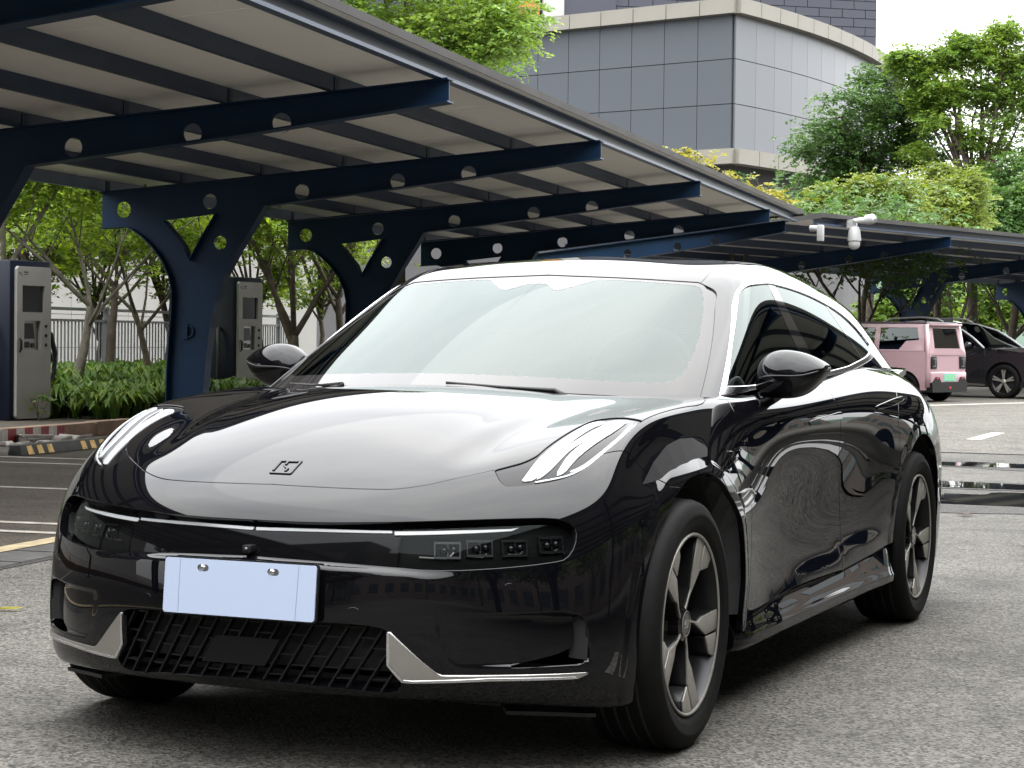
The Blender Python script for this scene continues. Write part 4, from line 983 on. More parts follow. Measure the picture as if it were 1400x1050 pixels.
def chaikin(p, it=2, w=.25):
    p = np.array(p, float)
    for _ in range(it):
        q = np.roll(p, -1, 0); p = np.stack([p*(1-w)+q*w, p*w+q*(1-w)], 1).reshape(-1, 2)
    return p
def oncentre(S, p): return (p[:, 1] < 1e-4) if S is SA else ((p[:, 0] < 1e-4) | (p[:, 0] > NB-1-1e-4) | (p[:, 1] > 8-1e-4))
def metric(S, p, h=.02):
    a = np.linalg.norm(S(p[:, 0]+h, p[:, 1])-S(p[:, 0]-h, p[:, 1]), axis=-1)/(2*h); b = np.linalg.norm(S(p[:, 0], p[:, 1]+h)-S(p[:, 0], p[:, 1]-h), axis=-1)/(2*h)
    return np.maximum(np.stack([a, b], 1), .012)
def inset(S, p, g):
    m = metric(S, p); area = np.sum(p[:, 0]*np.roll(p[:, 1], -1)-np.roll(p[:, 0], -1)*p[:, 1])
    s = 1 if area > 0 else -1; c = oncentre(S, p); n = len(p); out = p.copy()
    for i in range(n):
        a, b = p[i-1], p[(i+1) % n]; ta = (p[i]-a)*m[i]; tb = (b-p[i])*m[i]
        ns = []
        if not (c[i] and c[i-1]): l = np.hypot(*ta); ns.append(np.array([-ta[1], ta[0]])/max(l, 1e-9)*s)
        if not (c[i] and c[(i+1) % n]): l = np.hypot(*tb); ns.append(np.array([-tb[1], tb[0]])/max(l, 1e-9)*s)
        if not ns: continue
        q = sum(ns); l = np.hypot(*q)
        if l < .3: q = ns[0]; l = 1
        q = q/l*min(1/max(.5, (l/2 if len(ns) == 2 else 1)), 1.6)
        out[i] = p[i]+q*g/m[i]
        if c[i]:
            if S is SA: out[i, 1] = 0
            else:
                for ax, val in ((0, 0.), (0, NB-1.), (1, 8.)):
                    if abs(p[i, ax]-val) < 1e-4: out[i, ax] = val
    return out
def panel(name, S, outer, m, parent, holes=(), off=0., disp=None, gap=.0020, depth=.020, sym=False, sides=(1, -1), sub=6, bev=.0014, hgap=None, label=None):
    o_in = inset(S, outer, gap) if gap else np.array(outer)
    hs = [(-1, inset(S, h, -(gap if hgap is None else hgap)) if (gap if hgap is None else hgap) else np.array(h)) for h in holes]
    pts = [Vector(p) for p in o_in]; n0 = len(pts); edges = [(i, (i+1) % n0) for i in range(n0)]; loops = [list(range(n0))]
    for _, h in hs:
        b = len(pts); pts += [Vector(p) for p in h]; edges += [(b+i, b+(i+1) % len(h)) for i in range(len(h))]; loops.append(list(range(b, b+len(h))))
    u0, v0 = o_in.min(0); u1, v1 = o_in.max(0)
    gu, gv = np.meshgrid(np.arange(math.floor(u0*sub), math.ceil(u1*sub)+1)/sub+.013, np.arange(math.floor(v0*sub), math.ceil(v1*sub)+1)/sub+.017, indexing='ij')
    g = np.stack([gu.ravel(), gv.ravel()], 1); k = inpoly(g, o_in)
    for _, h in hs: k &= ~inpoly(g, h)
    g = g[k]
    allb = np.array([tuple(p) for p in pts])
    if len(g):
        mk = np.ones(len(g), bool)
        for i in range(0, len(g), 2000):
            d = np.abs(g[i:i+2000, None, :]-allb[None]).max(-1).min(1); mk[i:i+2000] = d > .35/sub
        g = g[mk]
    pts += [Vector(p) for p in g]
    vs, es, fs, ov, oe, of = delaunay_2d_cdt(pts, edges, [], 0, 1e-6)
    P2 = np.array([tuple(v) for v in vs]); T = np.array([tuple(f) for f in fs if len(f) == 3]); cen = P2[T].mean(1); keep = inpoly(cen, o_in)
    for _, h in hs: keep &= ~inpoly(cen, h)
    T = T[keep]; mp_ = {}
    for i, o in enumerate(ov):
        for k in o: mp_[k] = i
    U, Vv = P2[:, 0], P2[:, 1]
    X = surf(S, U, Vv, off, disp); N = surfn(S, U, Vv, off, disp)
    if len(T):                                   # face winding follows the outward normal
        fn = np.cross(X[T[:, 1]]-X[T[:, 0]], X[T[:, 2]]-X[T[:, 0]]); fl_ = (fn*N[T].mean(1)).sum(-1) < 0; T[fl_] = T[fl_][:, ::-1]
    VV = [X]; NN = [N]; F = [tuple(t) for t in T]; base = len(X)
    if depth:
        for lp in loops:
            ids = [mp_[i] for i in lp]; n = len(ids); p = P2[ids]; c = oncentre(S, p)
            R0 = X[ids]; n0_ = N[ids]; tan = np.roll(R0, -1, 0)-np.roll(R0, 1, 0); tan /= np.linalg.norm(tan, axis=1)[:, None]+1e-9
            side = np.cross(tan, n0_); side /= np.linalg.norm(side, axis=1)[:, None]+1e-9
            # outward side: away from the panel's own material
            pc = np.array([p[i]+1e-3*0 for i in range(n)]); t2 = np.roll(p, -1, 0)-np.roll(p, 1, 0); t2 /= np.linalg.norm(t2, axis=1)[:, None]+1e-9
            nl = np.stack([-t2[:, 1], t2[:, 0]], 1)*.012; ins = inpoly(p+nl, o_in)
            for _, h in hs: ins &= ~inpoly(p+nl, h)
            du = surf(S, p[:, 0]+nl[:, 0], p[:, 1]+nl[:, 1], off)-surf(S, p[:, 0], p[:, 1], off)
            sg = np.where((du*side).sum(1) > 0, 1, -1)*np.where(ins, -1, 1); 
            sgm = np.sign(np.sum(sg)) if abs(np.sum(sg)) > n*.5 else 0
            side = side*(sgm if sgm else sg[:, None] if False else np.sign(np.sum(sg) or 1))
            R1 = R0+side*bev-n0_*bev; R2 = R1-n0_*depth
            nb = (n0_+side)/np.linalg.norm(n0_+side, axis=1)[:, None]
            VV += [R0, R1, R1, R2]; NN += [n0_*.8+side*.2, nb, side, side]
            for i in range(n):
                j = (i+1) % n
                if c[i] and c[j]: continue
                for r in (0, 2):
                    a, b_, c_, d_ = base+r*n+i, base+r*n+j, base+(r+1)*n+j, base+(r+1)*n+i; F.append((a, b_, c_, d_))
            base += 4*n
    X = np.concatenate(VV); N = np.concatenate(NN); N /= np.linalg.norm(N, axis=1)[:, None]+1e-9
    # quads of the edge: match winding with normals
    Fo = []
    for f in F:
        if len(f) == 4:
            nn = np.cross(X[f[1]]-X[f[0]], X[f[2]]-X[f[0]])
            if np.dot(nn, N[f[0]]+N[f[2]]) < 0: f = f[::-1]
        Fo.append(f)
    outo = []
    MX = np.array([-1, 1, 1.])
    if sym:
        n = len(X); o = obj(name, np.concatenate([X, X*MX]), Fo+[tuple(n+i for i in f[::-1]) for f in Fo], m, parent, True, np.concatenate([N, N*MX])); outo.append(o)
    else:
        for s in sides:
            o = obj(name, X if s > 0 else X*MX, Fo if s > 0 else [f[::-1] for f in Fo], m, parent, True, N if s > 0 else N*MX); outo.append(o)
    return outo

TR = {'hoodfront': [(8.922,0.012),(8.863,0.53),(8.791,0.954),(8.681,1.484),(8.634,1.814),(8.723,2.216),(8.932,2.722),(9.096,3.296)],'lampup': [(9.096,3.295),(9.187,3.572),(9.279,3.828),(9.482,4.04),(9.791,4.141),(10.39,4.327),(11.035,4.475),(11.469,4.587),(11.447,4.981),(11.178,5.567),(10.977,6.088),(10.904,6.701)],'lamplow': [(9.096,3.295),(8.661,3.467),(8.407,3.624),(8.332,3.777),(8.333,4.243),(8.389,4.735),(8.523,5.204),(8.776,5.607),(9.246,5.996),(9.882,6.441),(10.904,6.701)],'crest': [(10.905,6.7),(11.758,6.838),(13.094,7.004),(14.012,7.208)],'bar': [(6.845,0.0),(6.843,0.88),(6.953,1.794),(7.038,2.6),(7.071,3.237),(7.089,3.969),(7.088,4.97),(6.942,5.507),(6.622,5.845),(6.038,5.853),(5.543,5.539),(5.438,5.079),(5.201,3.305),(5.173,2.594),(5.269,2.085),(5.382,1.07),(5.454,0.098)],'grille': [(3.443,0.057),(3.439,1.319),(3.373,1.858),(3.23,2.03),(2.262,2.011),(1.555,2.208),(0.894,2.076),(0.909,1.711),(1.087,1.272),(1.258,0.012)],'blade': [(3.208,2.025),(3.198,2.05),(2.84,2.223),(2.219,2.53),(1.9,2.702),(1.821,2.783),(1.842,3.582),(1.905,6.251),(1.772,5.825),(1.706,3.578),(1.541,2.322),(1.56,2.198),(2.186,2.015)],'slot': [(3.637,5.873),(3.557,6.179),(2.252,6.353),(2.204,5.09),(2.123,4.012),(2.183,4.013),(2.448,5.21),(2.682,5.923)],'curt': [(3.821,2.564),(3.823,3.33),(3.808,5.031),(3.724,5.906),(3.488,6.242),(2.726,6.411),(2.183,6.42),(2.09,3.588),(2.08,2.857)],'arch': [(1.39,9.338),(1.779,9.52),(3.474,10.136),(4.768,10.67),(6.015,11.055),(7.086,11.222),(8.318,10.9),(9.292,10.77),(10.001,10.868),(10.737,11.029),(11.401,11.395),(12.422,11.49),(13.546,11.217),(14.755,11.053),(15.343,11.245),(15.669,11.536),(15.559,11.856),(13.502,12.0),(12.613,12.0)],'seam': [(8.772,10.183),(9.207,9.261),(9.573,7.628),(9.494,6.236)],'doorF': [(16.473,6.544),(16.046,7.911),(16.12,9.039),(16.115,10.06),(16.256,10.748),(16.274,11.386),(16.152,11.734)],'doorB': [(20.619,7.241),(20.424,8.215),(20.435,8.698),(20.426,9.854),(20.542,10.514),(20.659,11.322),(20.586,11.688)],'doorR': [(25.917,7.278),(25.786,7.664),(24.428,8.552),(23.682,9.51)],'blade2': [(17.012,11.698),(17.792,11.593),(19.096,11.516),(20.51,11.411),(21.958,11.335),(22.243,11.366),(22.78,11.566),(23.661,11.555)],'sill': [(16.309,11.746),(18.522,11.667),(20.583,11.682),(23.618,11.565)],'hF': [(18.996,9.017),(19.604,8.952),(20.499,8.869),(20.528,8.979),(20.442,9.14),(19.865,9.174),(19.085,9.143)],'hR': [(22.436,8.873),(23.863,8.692),(24.961,8.641),(24.823,8.75),(23.773,8.904),(22.492,8.968)],'logo': [(9.446,0.0),(9.468,0.202),(9.934,0.155),(9.919,0.0)],'sensR': [(3.821,1.539)],'badge': [(14.642,10.67),(15.593,10.475),(16.096,10.415),(16.454,10.474),(16.329,10.594),(15.86,10.686),(15.306,10.762)],'vent': [(14.049,9.777),(14.804,9.77),(15.504,10.262),(15.005,10.462)],'glass': [(0.0,4.446),(0.711,4.349),(1.934,4.289),(3.239,4.272),(3.58,4.202),(3.82,3.863),(3.917,3.121),(3.945,2.298),(3.964,0.767),(3.843,0.059)],'pillar': [(3.58,4.202),(4.175,3.749),(4.136,3.119),(4.127,1.906),(4.062,0.536),(4.024,0.027)],'roofseam': [(3.58,4.202),(4.082,4.821),(4.894,5.301)],'dlo_in': [(4.844,0.317),(4.886,1.765),(5.178,3.2),(5.348,3.548),(5.909,3.757),(6.768,3.753),(7.678,3.755),(8.391,3.695),(9.736,3.575),(10.999,3.413),(12.316,3.143),(13.067,2.682),(13.532,2.008),(13.723,1.344),(13.085,0.68),(11.937,0.324),(10.981,0.239),(8.292,0.241),(6.283,0.249)],'dlo_out': [(4.735,0.184),(4.882,2.695),(4.97,3.225),(5.328,3.706),(6.3,4.08),(7.851,4.11),(9.138,4.121),(11.39,3.947),(12.84,3.821),(13.609,3.403),(13.996,2.36),(14.139,1.607),(14.125,1.19),(13.203,0.47),(11.868,0.099),(10.413,0.089),(6.303,0.139)],'bp1': [(7.663,3.725),(8.848,1.225)],'bp2': [(8.177,3.68),(9.504,1.121)],'cp': [(11.372,3.441),(12.323,1.346)],'wiper': [(0.458,0.201),(0.981,0.27),(1.624,0.116)],'s1': [(8.489,3.957),(8.689,4.009),(9.348,4.134),(9.793,4.311),(10.388,4.504),(11.082,4.636),(11.205,4.832),(11.024,5.102),(10.865,5.128),(10.665,4.951),(10.154,4.786),(9.637,4.606),(9.213,4.437),(8.806,4.34),(8.479,4.226)],'s2': [(8.5,4.265),(9.072,4.418),(9.536,4.579),(9.956,4.803),(10.43,5.132),(10.971,5.253),(10.892,5.448),(10.3,5.383),(9.825,5.062),(9.502,4.817),(8.873,4.601),(8.561,4.401)],'s3': [(8.558,4.757),(9.33,4.881),(9.751,5.095),(10.222,5.425),(10.877,5.621),(10.814,6.023),(10.226,5.909),(9.688,5.508),(9.411,5.322),(9.107,5.145),(8.644,4.978)],'s4': [(8.65,5.172),(8.735,5.381),(8.892,5.62),(9.332,6.021),(9.931,6.43),(10.593,6.454),(10.65,6.315),(9.977,6.314),(9.384,5.938),(8.947,5.557),(8.795,5.332),(8.713,5.13)],'s5': [(8.389,4.292),(8.446,4.723),(8.538,5.166),(8.795,5.632),(9.259,6.029),(9.899,6.482),(10.636,6.624),(10.662,6.546),(9.922,6.419),(9.286,5.983),(8.824,5.599),(8.572,5.144),(8.482,4.708),(8.427,4.28)],'lstrip': [(6.707,2.002),(6.781,2.999),(6.81,4.028),(6.865,4.185),(6.741,4.034),(6.653,3.009),(6.552,2.013)],'cstrip': [(6.672,0.017),(6.741,0.888),(6.751,1.957),(6.657,1.964),(6.608,0.898),(6.539,0.027)],'tick1': [(5.648,2.419),(5.611,2.857),(5.675,2.925),(5.881,2.996),(5.913,2.978),(5.712,2.91),(5.659,2.855),(5.695,2.418)],'tick2': [(5.706,3.286),(5.68,3.529),(5.83,3.604),(5.865,3.586),(5.727,3.523),(5.754,3.285)],'tick3': [(5.791,4.051),(5.758,4.318),(5.911,4.397),(5.943,4.371),(5.806,4.311),(5.84,4.052)],'tick4': [(5.83,4.959),(5.822,5.276),(5.973,5.412),(6.009,5.379),(5.87,5.264),(5.88,4.958)],'mod1': [(5.981,2.869)],'mod2': [(6.069,3.45)],'mod3': [(6.066,4.188)],'mod4': [(6.176,5.169)],'bladee': [(3.218,2.018),(3.187,2.046),(2.206,2.032),(1.638,2.219),(1.615,2.335),(1.776,3.58),(1.806,5.827),(1.763,5.767),(1.692,3.577),(1.535,2.322),(1.56,2.194),(2.186,2.005)],'sensR2': [(4.629,3.997)],'vtrim': [(14.642,10.67),(15.593,10.475),(16.096,10.415),(16.454,10.474),(16.369,10.483),(16.044,10.439),(15.587,10.494),(14.756,10.662)],'cowl': [(14.533,7.131),(15.083,6.739),(15.423,6.196),(15.427,5.587),(14.998,4.49),(14.595,2.897),(14.331,1.318),(14.234,0.0)],'logo_strokes': [((-0.0292,-0.6451),(0.0329,-0.6454),0.0058),((0.0329,-0.6454),(0.036,-0.5913),0.0058),((-0.0249,-0.6357),(-0.0229,-0.5944),0.0058),((-0.0229,-0.5944),(-0.0101,-0.5942),0.0058),((-0.0017,-0.609),(-0.0012,-0.5945),0.0058),((0.0,-0.5952),(0.0273,-0.5939),0.0058),((-0.0074,-0.6116),(0.0052,-0.6228),0.003),((0.0117,-0.6369),(0.0143,-0.6244),0.0058)]}
def T_(k): return [tuple(p) for p in TR[k]]
CAR = thing('parked_car', 'glossy black fastback car with a blank front plate, parked large in the foreground', 'car', (0, 0, 0), 0)

# displacement features -------------------------------------------------
ARCH3 = None
def segdist(P, L):
    """distance of points P (n,k) to polyline L (m,k)"""
    d = np.full(P.shape[:-1], 1e9)
    for a, b in zip(L[:-1], L[1:]):
        ab = b-a; t = np.clip(((P-a)@ab)/max(1e-12, ab@ab), 0, 1); d = np.minimum(d, np.linalg.norm(P-(a+t[..., None]*ab), axis=-1))
    return d
arch_uv = np.array(T_('arch')[:17]); arch3 = SA(arch_uv[:, 0], arch_uv[:, 1])
def rear_arch_pt(t, r): return 2.945+r*math.cos(t), .352+r*math.sin(t)
def yz_to_uv(y, z, g=(24., 9.)):
    x = np.array(g, float)
    for _ in range(40):
        f = lambda q: SA(np.array([q[0]]), np.array([q[1]]))[0][1:]
        r = f(x)-np.array([y, z]); h = 1e-3; J = np.stack([(f(x+[h, 0])-r-[y, z])/h, (f(x+[0, h])-r-[y, z])/h], 1)
        st = np.linalg.lstsq(J+1e-9*np.eye(2), -r, rcond=None)[0]; x = np.clip(x+np.clip(st, -.6, .6), [17, 6.5], [35.9, 12])
    return tuple(x)
RA = [yz_to_uv(*rear_arch_pt(rad(a), .408), g=(26-math.cos(rad(180-a))*3, 10.5)) for a in range(200, -21, -8)]
rarch3 = SA(np.array(RA)[:, 0], np.array(RA)[:, 1])
def sstep(x): x = np.clip(x, 0, 1); return x*x*(3-2*x)
CURT = chaikin(T_('curt'), 1, .2)
BL = np.array(T_('blade2')); 
def bodydisp(u, v, P):
    d = np.zeros(P.shape[:-1])
    # raised lips round the wheel arches
    Q = P*np.array([.35, 1, 1]); 
    for A in (arch3, rarch3):
        dist = segdist(Q, A*np.array([.35, 1, 1])); w = .046 if A is arch3 else .040
        d += .0038*(1-sstep((dist-w+.008)/.026))
    return d
def bumperdisp(u, v, P):
    d = bodydisp(u, v, P)
    q = np.stack([u, v], -1).reshape(-1, 2); ins = inpoly(q, CURT); L = np.vstack([CURT, CURT[:1]])
    m = np.array([.085, .085]); dist = segdist(q*m, L*m); ramp = sstep((q[:, 1]-2.9)/3.0)
    bd = segdist(q*m, BARM*m); below = q[:, 0] < np.interp(q[:, 1], BARB[:, 1], BARB[:, 0])+.02
    d -= (np.where(below, .017*(1-sstep(bd/.026))*sstep((3.3-q[:, 1])/1.6), 0)).reshape(d.shape)
    d -= np.where(ins, .026*sstep(dist/.014)*(.10+.9*ramp), 0).reshape(d.shape)
    return d
_b = np.array(T_('bar')); BARB = _b[10:][::-1]; BARB[0, 1] = 0.; BARM = BARB
VENT = chaikin(T_('vent'), 2)
def fenderdisp(u, v, P):
    d = bodydisp(u, v, P); q = np.stack([u, v], -1).reshape(-1, 2); ins = inpoly(q, VENT); L = np.vstack([VENT, VENT[:1]]); m = np.array([.085, .085])
    return d-np.where(ins, .012*sstep(segdist(q*m, L*m)/.02), 0).reshape(d.shape)
def doordisp(u, v, P):
    d = bodydisp(u, v, P)
    bv = np.interp(u, BL[:5, 0], BL[:5, 1]); 
    # lower rocker plane stands out below the rising crease; above it the door skin is scooped
    s = (v-bv)*.085
    fade = sstep((u-16.4)/2.2)*sstep((23.4-u)/1.6)
    d += fade*(.011*sstep((s+.004)/.016)-.007*np.exp(-((s+.085)/.075)**2))
    return d
# hood ------------------------------------------------------------------
hf = T_('hoodfront'); lu = T_('lampup'); ll = T_('lamplow'); cr = T_('crest'); cw = T_('cowl')
hf0 = [(hf[0][0], 0.)]+hf[1:]
HOOD = chain(hf0, lu, cr, cw[:3], cw[2:], [(cw[-1][0], 0.), (hf0[0][0], 0.)])
def hooddisp(u, v, P):
    x, y = P[..., 0], P[..., 1]
    t = np.clip((y+.62)/.85, 0, 1); xc = .395+.13*t          # long crease from nose corner to the screen
    return -.0075*np.exp(-((x-xc-.055)/.060)**2)*sstep((y+.60)/.22)*sstep((.34-y)/.2)+.0035*np.exp(-((x-xc)/.045)**2)*sstep((y+.60)/.25)*sstep((.34-y)/.25)
hood = panel('hood', SA, HOOD, M['paint'], CAR, sym=True, disp=hooddisp, sub=8)[0]
LAMP = chain(lu, ll[::-1])
seam = T_('seam')
ll_a = [p for p in ll if p[0] < 9.5]; ll_b = [p for p in ll if p[0] > 9.5]
# index where lamp underside meets the bumper seam
ka = 8
bumperjoin = ll[ka]
archF = T_('arch')[:17]
bar = T_('bar'); gr = T_('grille')
barc = [(bar[0][0], 0.)]+bar[1:-1]+[(bar[-1][0], 0.)]
grc = [(gr[0][0], 0.)]+gr[1:-1]+[(gr[-1][0], 0.)]
def rnd(poly, cut=2):           # soften an open outline's corners, ends kept
    p = np.array(poly, float)
    for _ in range(cut):
        q = [p[0]]
        for a, b in zip(p[:-1], p[1:]): q += [a*.75+b*.25, a*.25+b*.75]
        q.append(p[-1]); p = np.array(q)
    return [tuple(x) for x in p]
barr = rnd(barc, 1); grr = rnd(grc, 1)
def poly(*segs):
    out = []
    for s in segs:
        for p in s:
            p = np.array(p, float)
            if not out or np.hypot(*(p-out[-1])) > 1e-4: out.append(p)
    if np.hypot(*(out[0]-out[-1])) < 1e-4: out.pop()
    return dense(np.array(out))
hfc = [tuple(p) for p in crom(hf0, 5)]; llc = [tuple(p) for p in crom(ll[:ka+1], 5)]
seamc = [tuple(p) for p in crom([ll[ka]]+seam[1:3][::-1]+[seam[0]], 5)]
afr = [tuple(p) for p in crom(archF, 4)]
# arch point nearest the seam start
js = int(np.argmin([np.hypot(p[0]-seam[0][0], (p[1]-seam[0][1])*1.) for p in afr]))
BUMP = poly(hfc, llc, seamc, afr[js::-1], [(.15, 9.0), (.12, 6.0), (.12, 3.0), (.15, 0.)], grr[::-1], barr[::-1], [(hf0[0][0], 0.)])
slot = chaikin(T_('slot'), 1, .2)
bump = panel('front_bumper', SA, BUMP, M['paint'], CAR, holes=[dense(slot)], sym=True, disp=bumperdisp, depth=.034, sub=11)[0]
FEND = poly([tuple(p) for p in crom(ll[ka:], 5)], [tuple(p) for p in crom(cr, 4)], cw[:2], [(14.6, 6.62), (15.6, 6.5), (16.45, 6.5)], [tuple(p) for p in crom(T_('doorF'), 4)], [(16.05, 11.93), (15.7, 11.97)], afr[:js-1:-1], seamc[::-1])
fend = panel('fender', SA, FEND, M['paint'], CAR, disp=bodydisp, sub=12, gap=.0026)
# lamp ------------------------------------------------------------------
lampo = panel('headlight', SA, LAMP, M['lampbase'], CAR, off=-.004, depth=.016, gap=.0025)
for nm, k, m_, o_ in (('light_blade', 's1', 'drl', -.0005), ('light_blade', 's2', 'drl_grey', -.001), ('light_blade', 's3', 'drl', .0), ('light_blade', 's4', 'drl_grey', -.001), ('light_edge', 's5', 'drl', 0.0)):
    for side_, par in ((1, lampo[0]), (-1, lampo[1])):
        panel(nm, SA, dense(chaikin(T_(k), 1, .2)), M[m_], par, off=o_, gap=0, depth=.004, sides=(side_,), bev=.0012, sub=7)
# light bar and lamp units -----------------------------------------------
BAR = dense(np.array(barr)); xin = 2.10
def clipv(p, lo=None, hi=None, ax=1):
    out = []
    for val, keep in ((lo, 1), (hi, -1)):
        if val is None: continue
        out = []; n = len(p)
        for i in range(n):
            a, b = p[i], p[(i+1) % n]; ia, ib = (a[ax]-val)*keep >= 0, (b[ax]-val)*keep >= 0
            if ia: out.append(a)
            if ia != ib: t = (val-a[ax])/(b[ax]-a[ax]); out.append(a+(b-a)*t)
        p = np.array(out)
    return p
barm = panel('light_bar', SA, dense(clipv(BAR, hi=xin)), M['bargloss'], CAR, off=-.026, gap=-.002, depth=.01, sym=True)[0]
unit = dense(clipv(BAR, lo=xin))
lu_ = panel('lamp_unit', SA, unit, M['matblack'], CAR, off=-.046, gap=-.003, depth=0)
for side_, par in ((1, lu_[0]), (-1, lu_[1])):
    panel('cover_glass', SA, unit, M['glass_lamp'], par, off=-.024, gap=.001, depth=.004, sides=(side_,))
    panel('light_strip', SA, dense(np.array(T_('lstrip'))), M['drl'], par, off=-.0205, gap=0, depth=.003, sides=(side_,), bev=.001)  # sky reflection on the top bevel, painted as a white strip
    for k in range(1, 5):
        panel('module_mark', SA, dense(np.array(T_('tick%d' % k)), .05), M['silver'], par, off=-.036, gap=0, depth=.003, sides=(side_,), bev=.0006)
        c = np.array(T_('mod%d' % k)[0]); P = surf(SA, np.array([c[0]]), np.array([c[1]]), -.040)[0]*np.array([side_, 1, 1]); N = nrm_of(SA, np.array([c[0]]), np.array([c[1]]))[0]*orient(SA)*np.array([side_, 1, 1])
        b = MB(); b.lathe([(-.012, .012), (.001, .0115), (.005, .008), (.0065, 0)], 'z', (-.008, 0, 0), 12); b.lathe([(-.012, .010), (.001, .0095), (.004, .006), (.005, 0)], 'z', (.016, .003, 0), 12); o = b.build('projector_lens', M['lens'], par, True)
        b2 = MB()
        for x0, x1, y0, y1, z1 in ((-.030, .030, -.022, -.016, .004), (-.030, .030, .016, .022, .002), (-.034, -.0302, -.022, .022, .006), (.0302, .034, -.022, .022, .003), (-.0005, .0025, -.0158, .0158, .002)): b2.box((x0, y0, -.012), (x1, y1, z1))
        q_ = b2.build('module_frame', M['module'], par); q_.matrix_local = Matrix.Translation(P) @ Vector(N).to_track_quat('Z', 'Y').to_matrix().to_4x4()
        o.matrix_local = Matrix.Translation(P) @ Vector(N).to_track_quat('Z', 'Y').to_matrix().to_4x4()
panel('bar_strip', SA, dense(np.array(T_('cstrip'))), M['drl'], barm, off=-.0225, gap=0, depth=.003, sym=True, bev=.001)  # the painted white highlight carried across the centre bar
# grille -----------------------------------------------------------------
grb = panel('lower_grille', SA, dense(np.array(grr)), M['matblack'], CAR, off=-.075, gap=-.004, depth=0, sym=True)[0]
GP = SA(np.array(grr)[:, 0], np.array(grr)[:, 1]); gx = np.concatenate([GP[:, 0], -GP[::-1, 0]]); gz = np.concatenate([GP[:, 2], GP[::-1, 2]]); GXZ = np.stack([gx, gz], 1)
def gy(x): return float(np.interp(abs(x), GP[:, 0][np.argsort(GP[:, 0])], GP[:, 1][np.argsort(GP[:, 0])]))
YC = {x: None for x in ()}
xs_ = np.array([0, .2, .39, .45]); ys_ = np.array([-.838, -.826, -.785, -.75])
def yface(x): return float(np.interp(abs(x), xs_, ys_))
def clipseg(a, b, n=60):
    a, b = np.array(a), np.array(b); t = np.linspace(0, 1, n); q = a+(b-a)*t[:, None]; k = inpoly(q, GXZ)
    if k.sum() < 4: return None
    i = np.where(k)[0]; return q[i[0]], q[i[-1]]
links = MB()
for i in range(-16, 17):
    x0 = i*.046; s = clipseg((x0-.065, .20), (x0+.075, .43))
    if s is None: continue
    (xa, za), (xb, zb) = s; d = .028
    b = MB(); b.obox((xa, yface(xa)+d, za), (xb, yface(xb)+d, zb), .005, .022, (0, 1, 0)); o = b.build('slat', M['slat'], grb)
    for j in range(3):
        zc = .262+.052*j+(.026 if i % 2 else 0); t = (zc-.20)/.23; xc = x0-.065+.14*t
        if inpoly(np.array([[xc+.02, zc]]), GXZ)[0] and inpoly(np.array([[xc+.046, zc]]), GXZ)[0]:
            links.obox((xc, yface(xc)+d+.003, zc), (xc+.046, yface(xc+.046)+d+.003, zc), .014, .004, (0, 0, 1))
tag(links.build('grille_link', M['slat'], grb), kind='stuff')
b = MB(); b.prism([(-.125, .282), (.062, .282), (.105, .352), (-.082, .352)], -.822, -.812, lambda a, b_, d: (a, d, b_)); fixn(b.build('radar_panel', M['matt_radar'], CAR))
blade = panel('silver_blade', SA, dense(np.array(T_('blade'))), M['silver'], CAR, off=.004, gap=0, depth=.012, bev=.003, sub=8)
panel('silver_edge', SA, dense(np.array(T_('bladee'))), M['chrome'], blade[0], off=.0065, gap=0, depth=.006, sides=(1,)); panel('silver_edge', SA, dense(np.array(T_('bladee'))), M['chrome'], blade[1], off=.0065, gap=0, depth=.006, sides=(-1,))
for sd_ in (1, -1):
    b = MB(); b.obox((sd_*.795, -.49, .31), (sd_*.80, -.49, .42), .05, .03, (0, 1, 0)); b.build('air_slot_lining', M['matblack'], CAR)
for k in ('sensR', 'sensR2'):
    c = np.array(T_(k)[0]); ring = np.array([[c[0]+.105*math.cos(t)*1.0, c[1]+.085*math.sin(t)] for t in np.linspace(0, 2*math.pi, 20)[:-1]])
    panel('parking_sensor', SA, dense(ring, .05), M['paint'], CAR, off=.0012, gap=0, depth=.003, bev=.0008)
# plate ------------------------------------------------------------------
pl = thing('licence_plate', None, None, (0, -.8485, .478), 0); pl.parent = CAR; pl.rotation_euler = (rad(-5), 0, 0)
def rrect(w, h, r, n=5):
    o = []
    for cx, cz, a0 in ((w/2-r, h/2-r, 0), (-w/2+r, h/2-r, 90), (-w/2+r, -h/2+r, 180), (w/2-r, -h/2+r, 270)):
        for k in range(n+1): a = rad(a0+90*k/n); o.append((cx+r*math.cos(a), cz+r*math.sin(a)))
    return o
sl_ = lambda cx: [(cx+a, .048+b_) for a, b_ in rrect(.034, .017, .0084)]
V, F = plate2d(rrect(.444, .141, .008), [sl_(-.108), sl_(.098)], .004); o = obj('plate_sheet', V, F, M['plate'], pl); fixn(o)
V, F = plate2d(rrect(.452, .149, .010), [], .008); o = obj('plate_holder', [(x, y+.007, z) for x, y, z in V], F, M['blackplastic'], pl); fixn(o)
for cx in (-.112, .092):
    b = MB(); b.lathe([(.002, .0085), (-.001, .0085), (-.003, .005), (-.0035, 0)], 'y', (cx, 0, .048), 14); b.box((cx-.0075, -.0042, .0465), (cx+.0075, -.0028, .0495)); fixn(b.build('bolt', M['chrome'], pl), 30)
    b = MB(); b.prism([(cx+.004+a, .048+c) for a, c in rrect(.031, .015, .007)], .0021, .0028, lambda a, c, d: (a, d, c)); fixn(b.build('slot_backing', M['metalgrey'], pl))
for x0, x1 in ((-.1765, -.1765), (.172, .168)):
    b = MB(); b.obox((x0, -.0021, .068), (x1, -.0021, -.068), .0018, .0006, (0, 1, 0)); b.build('crease_line', M['plate_line'], pl)
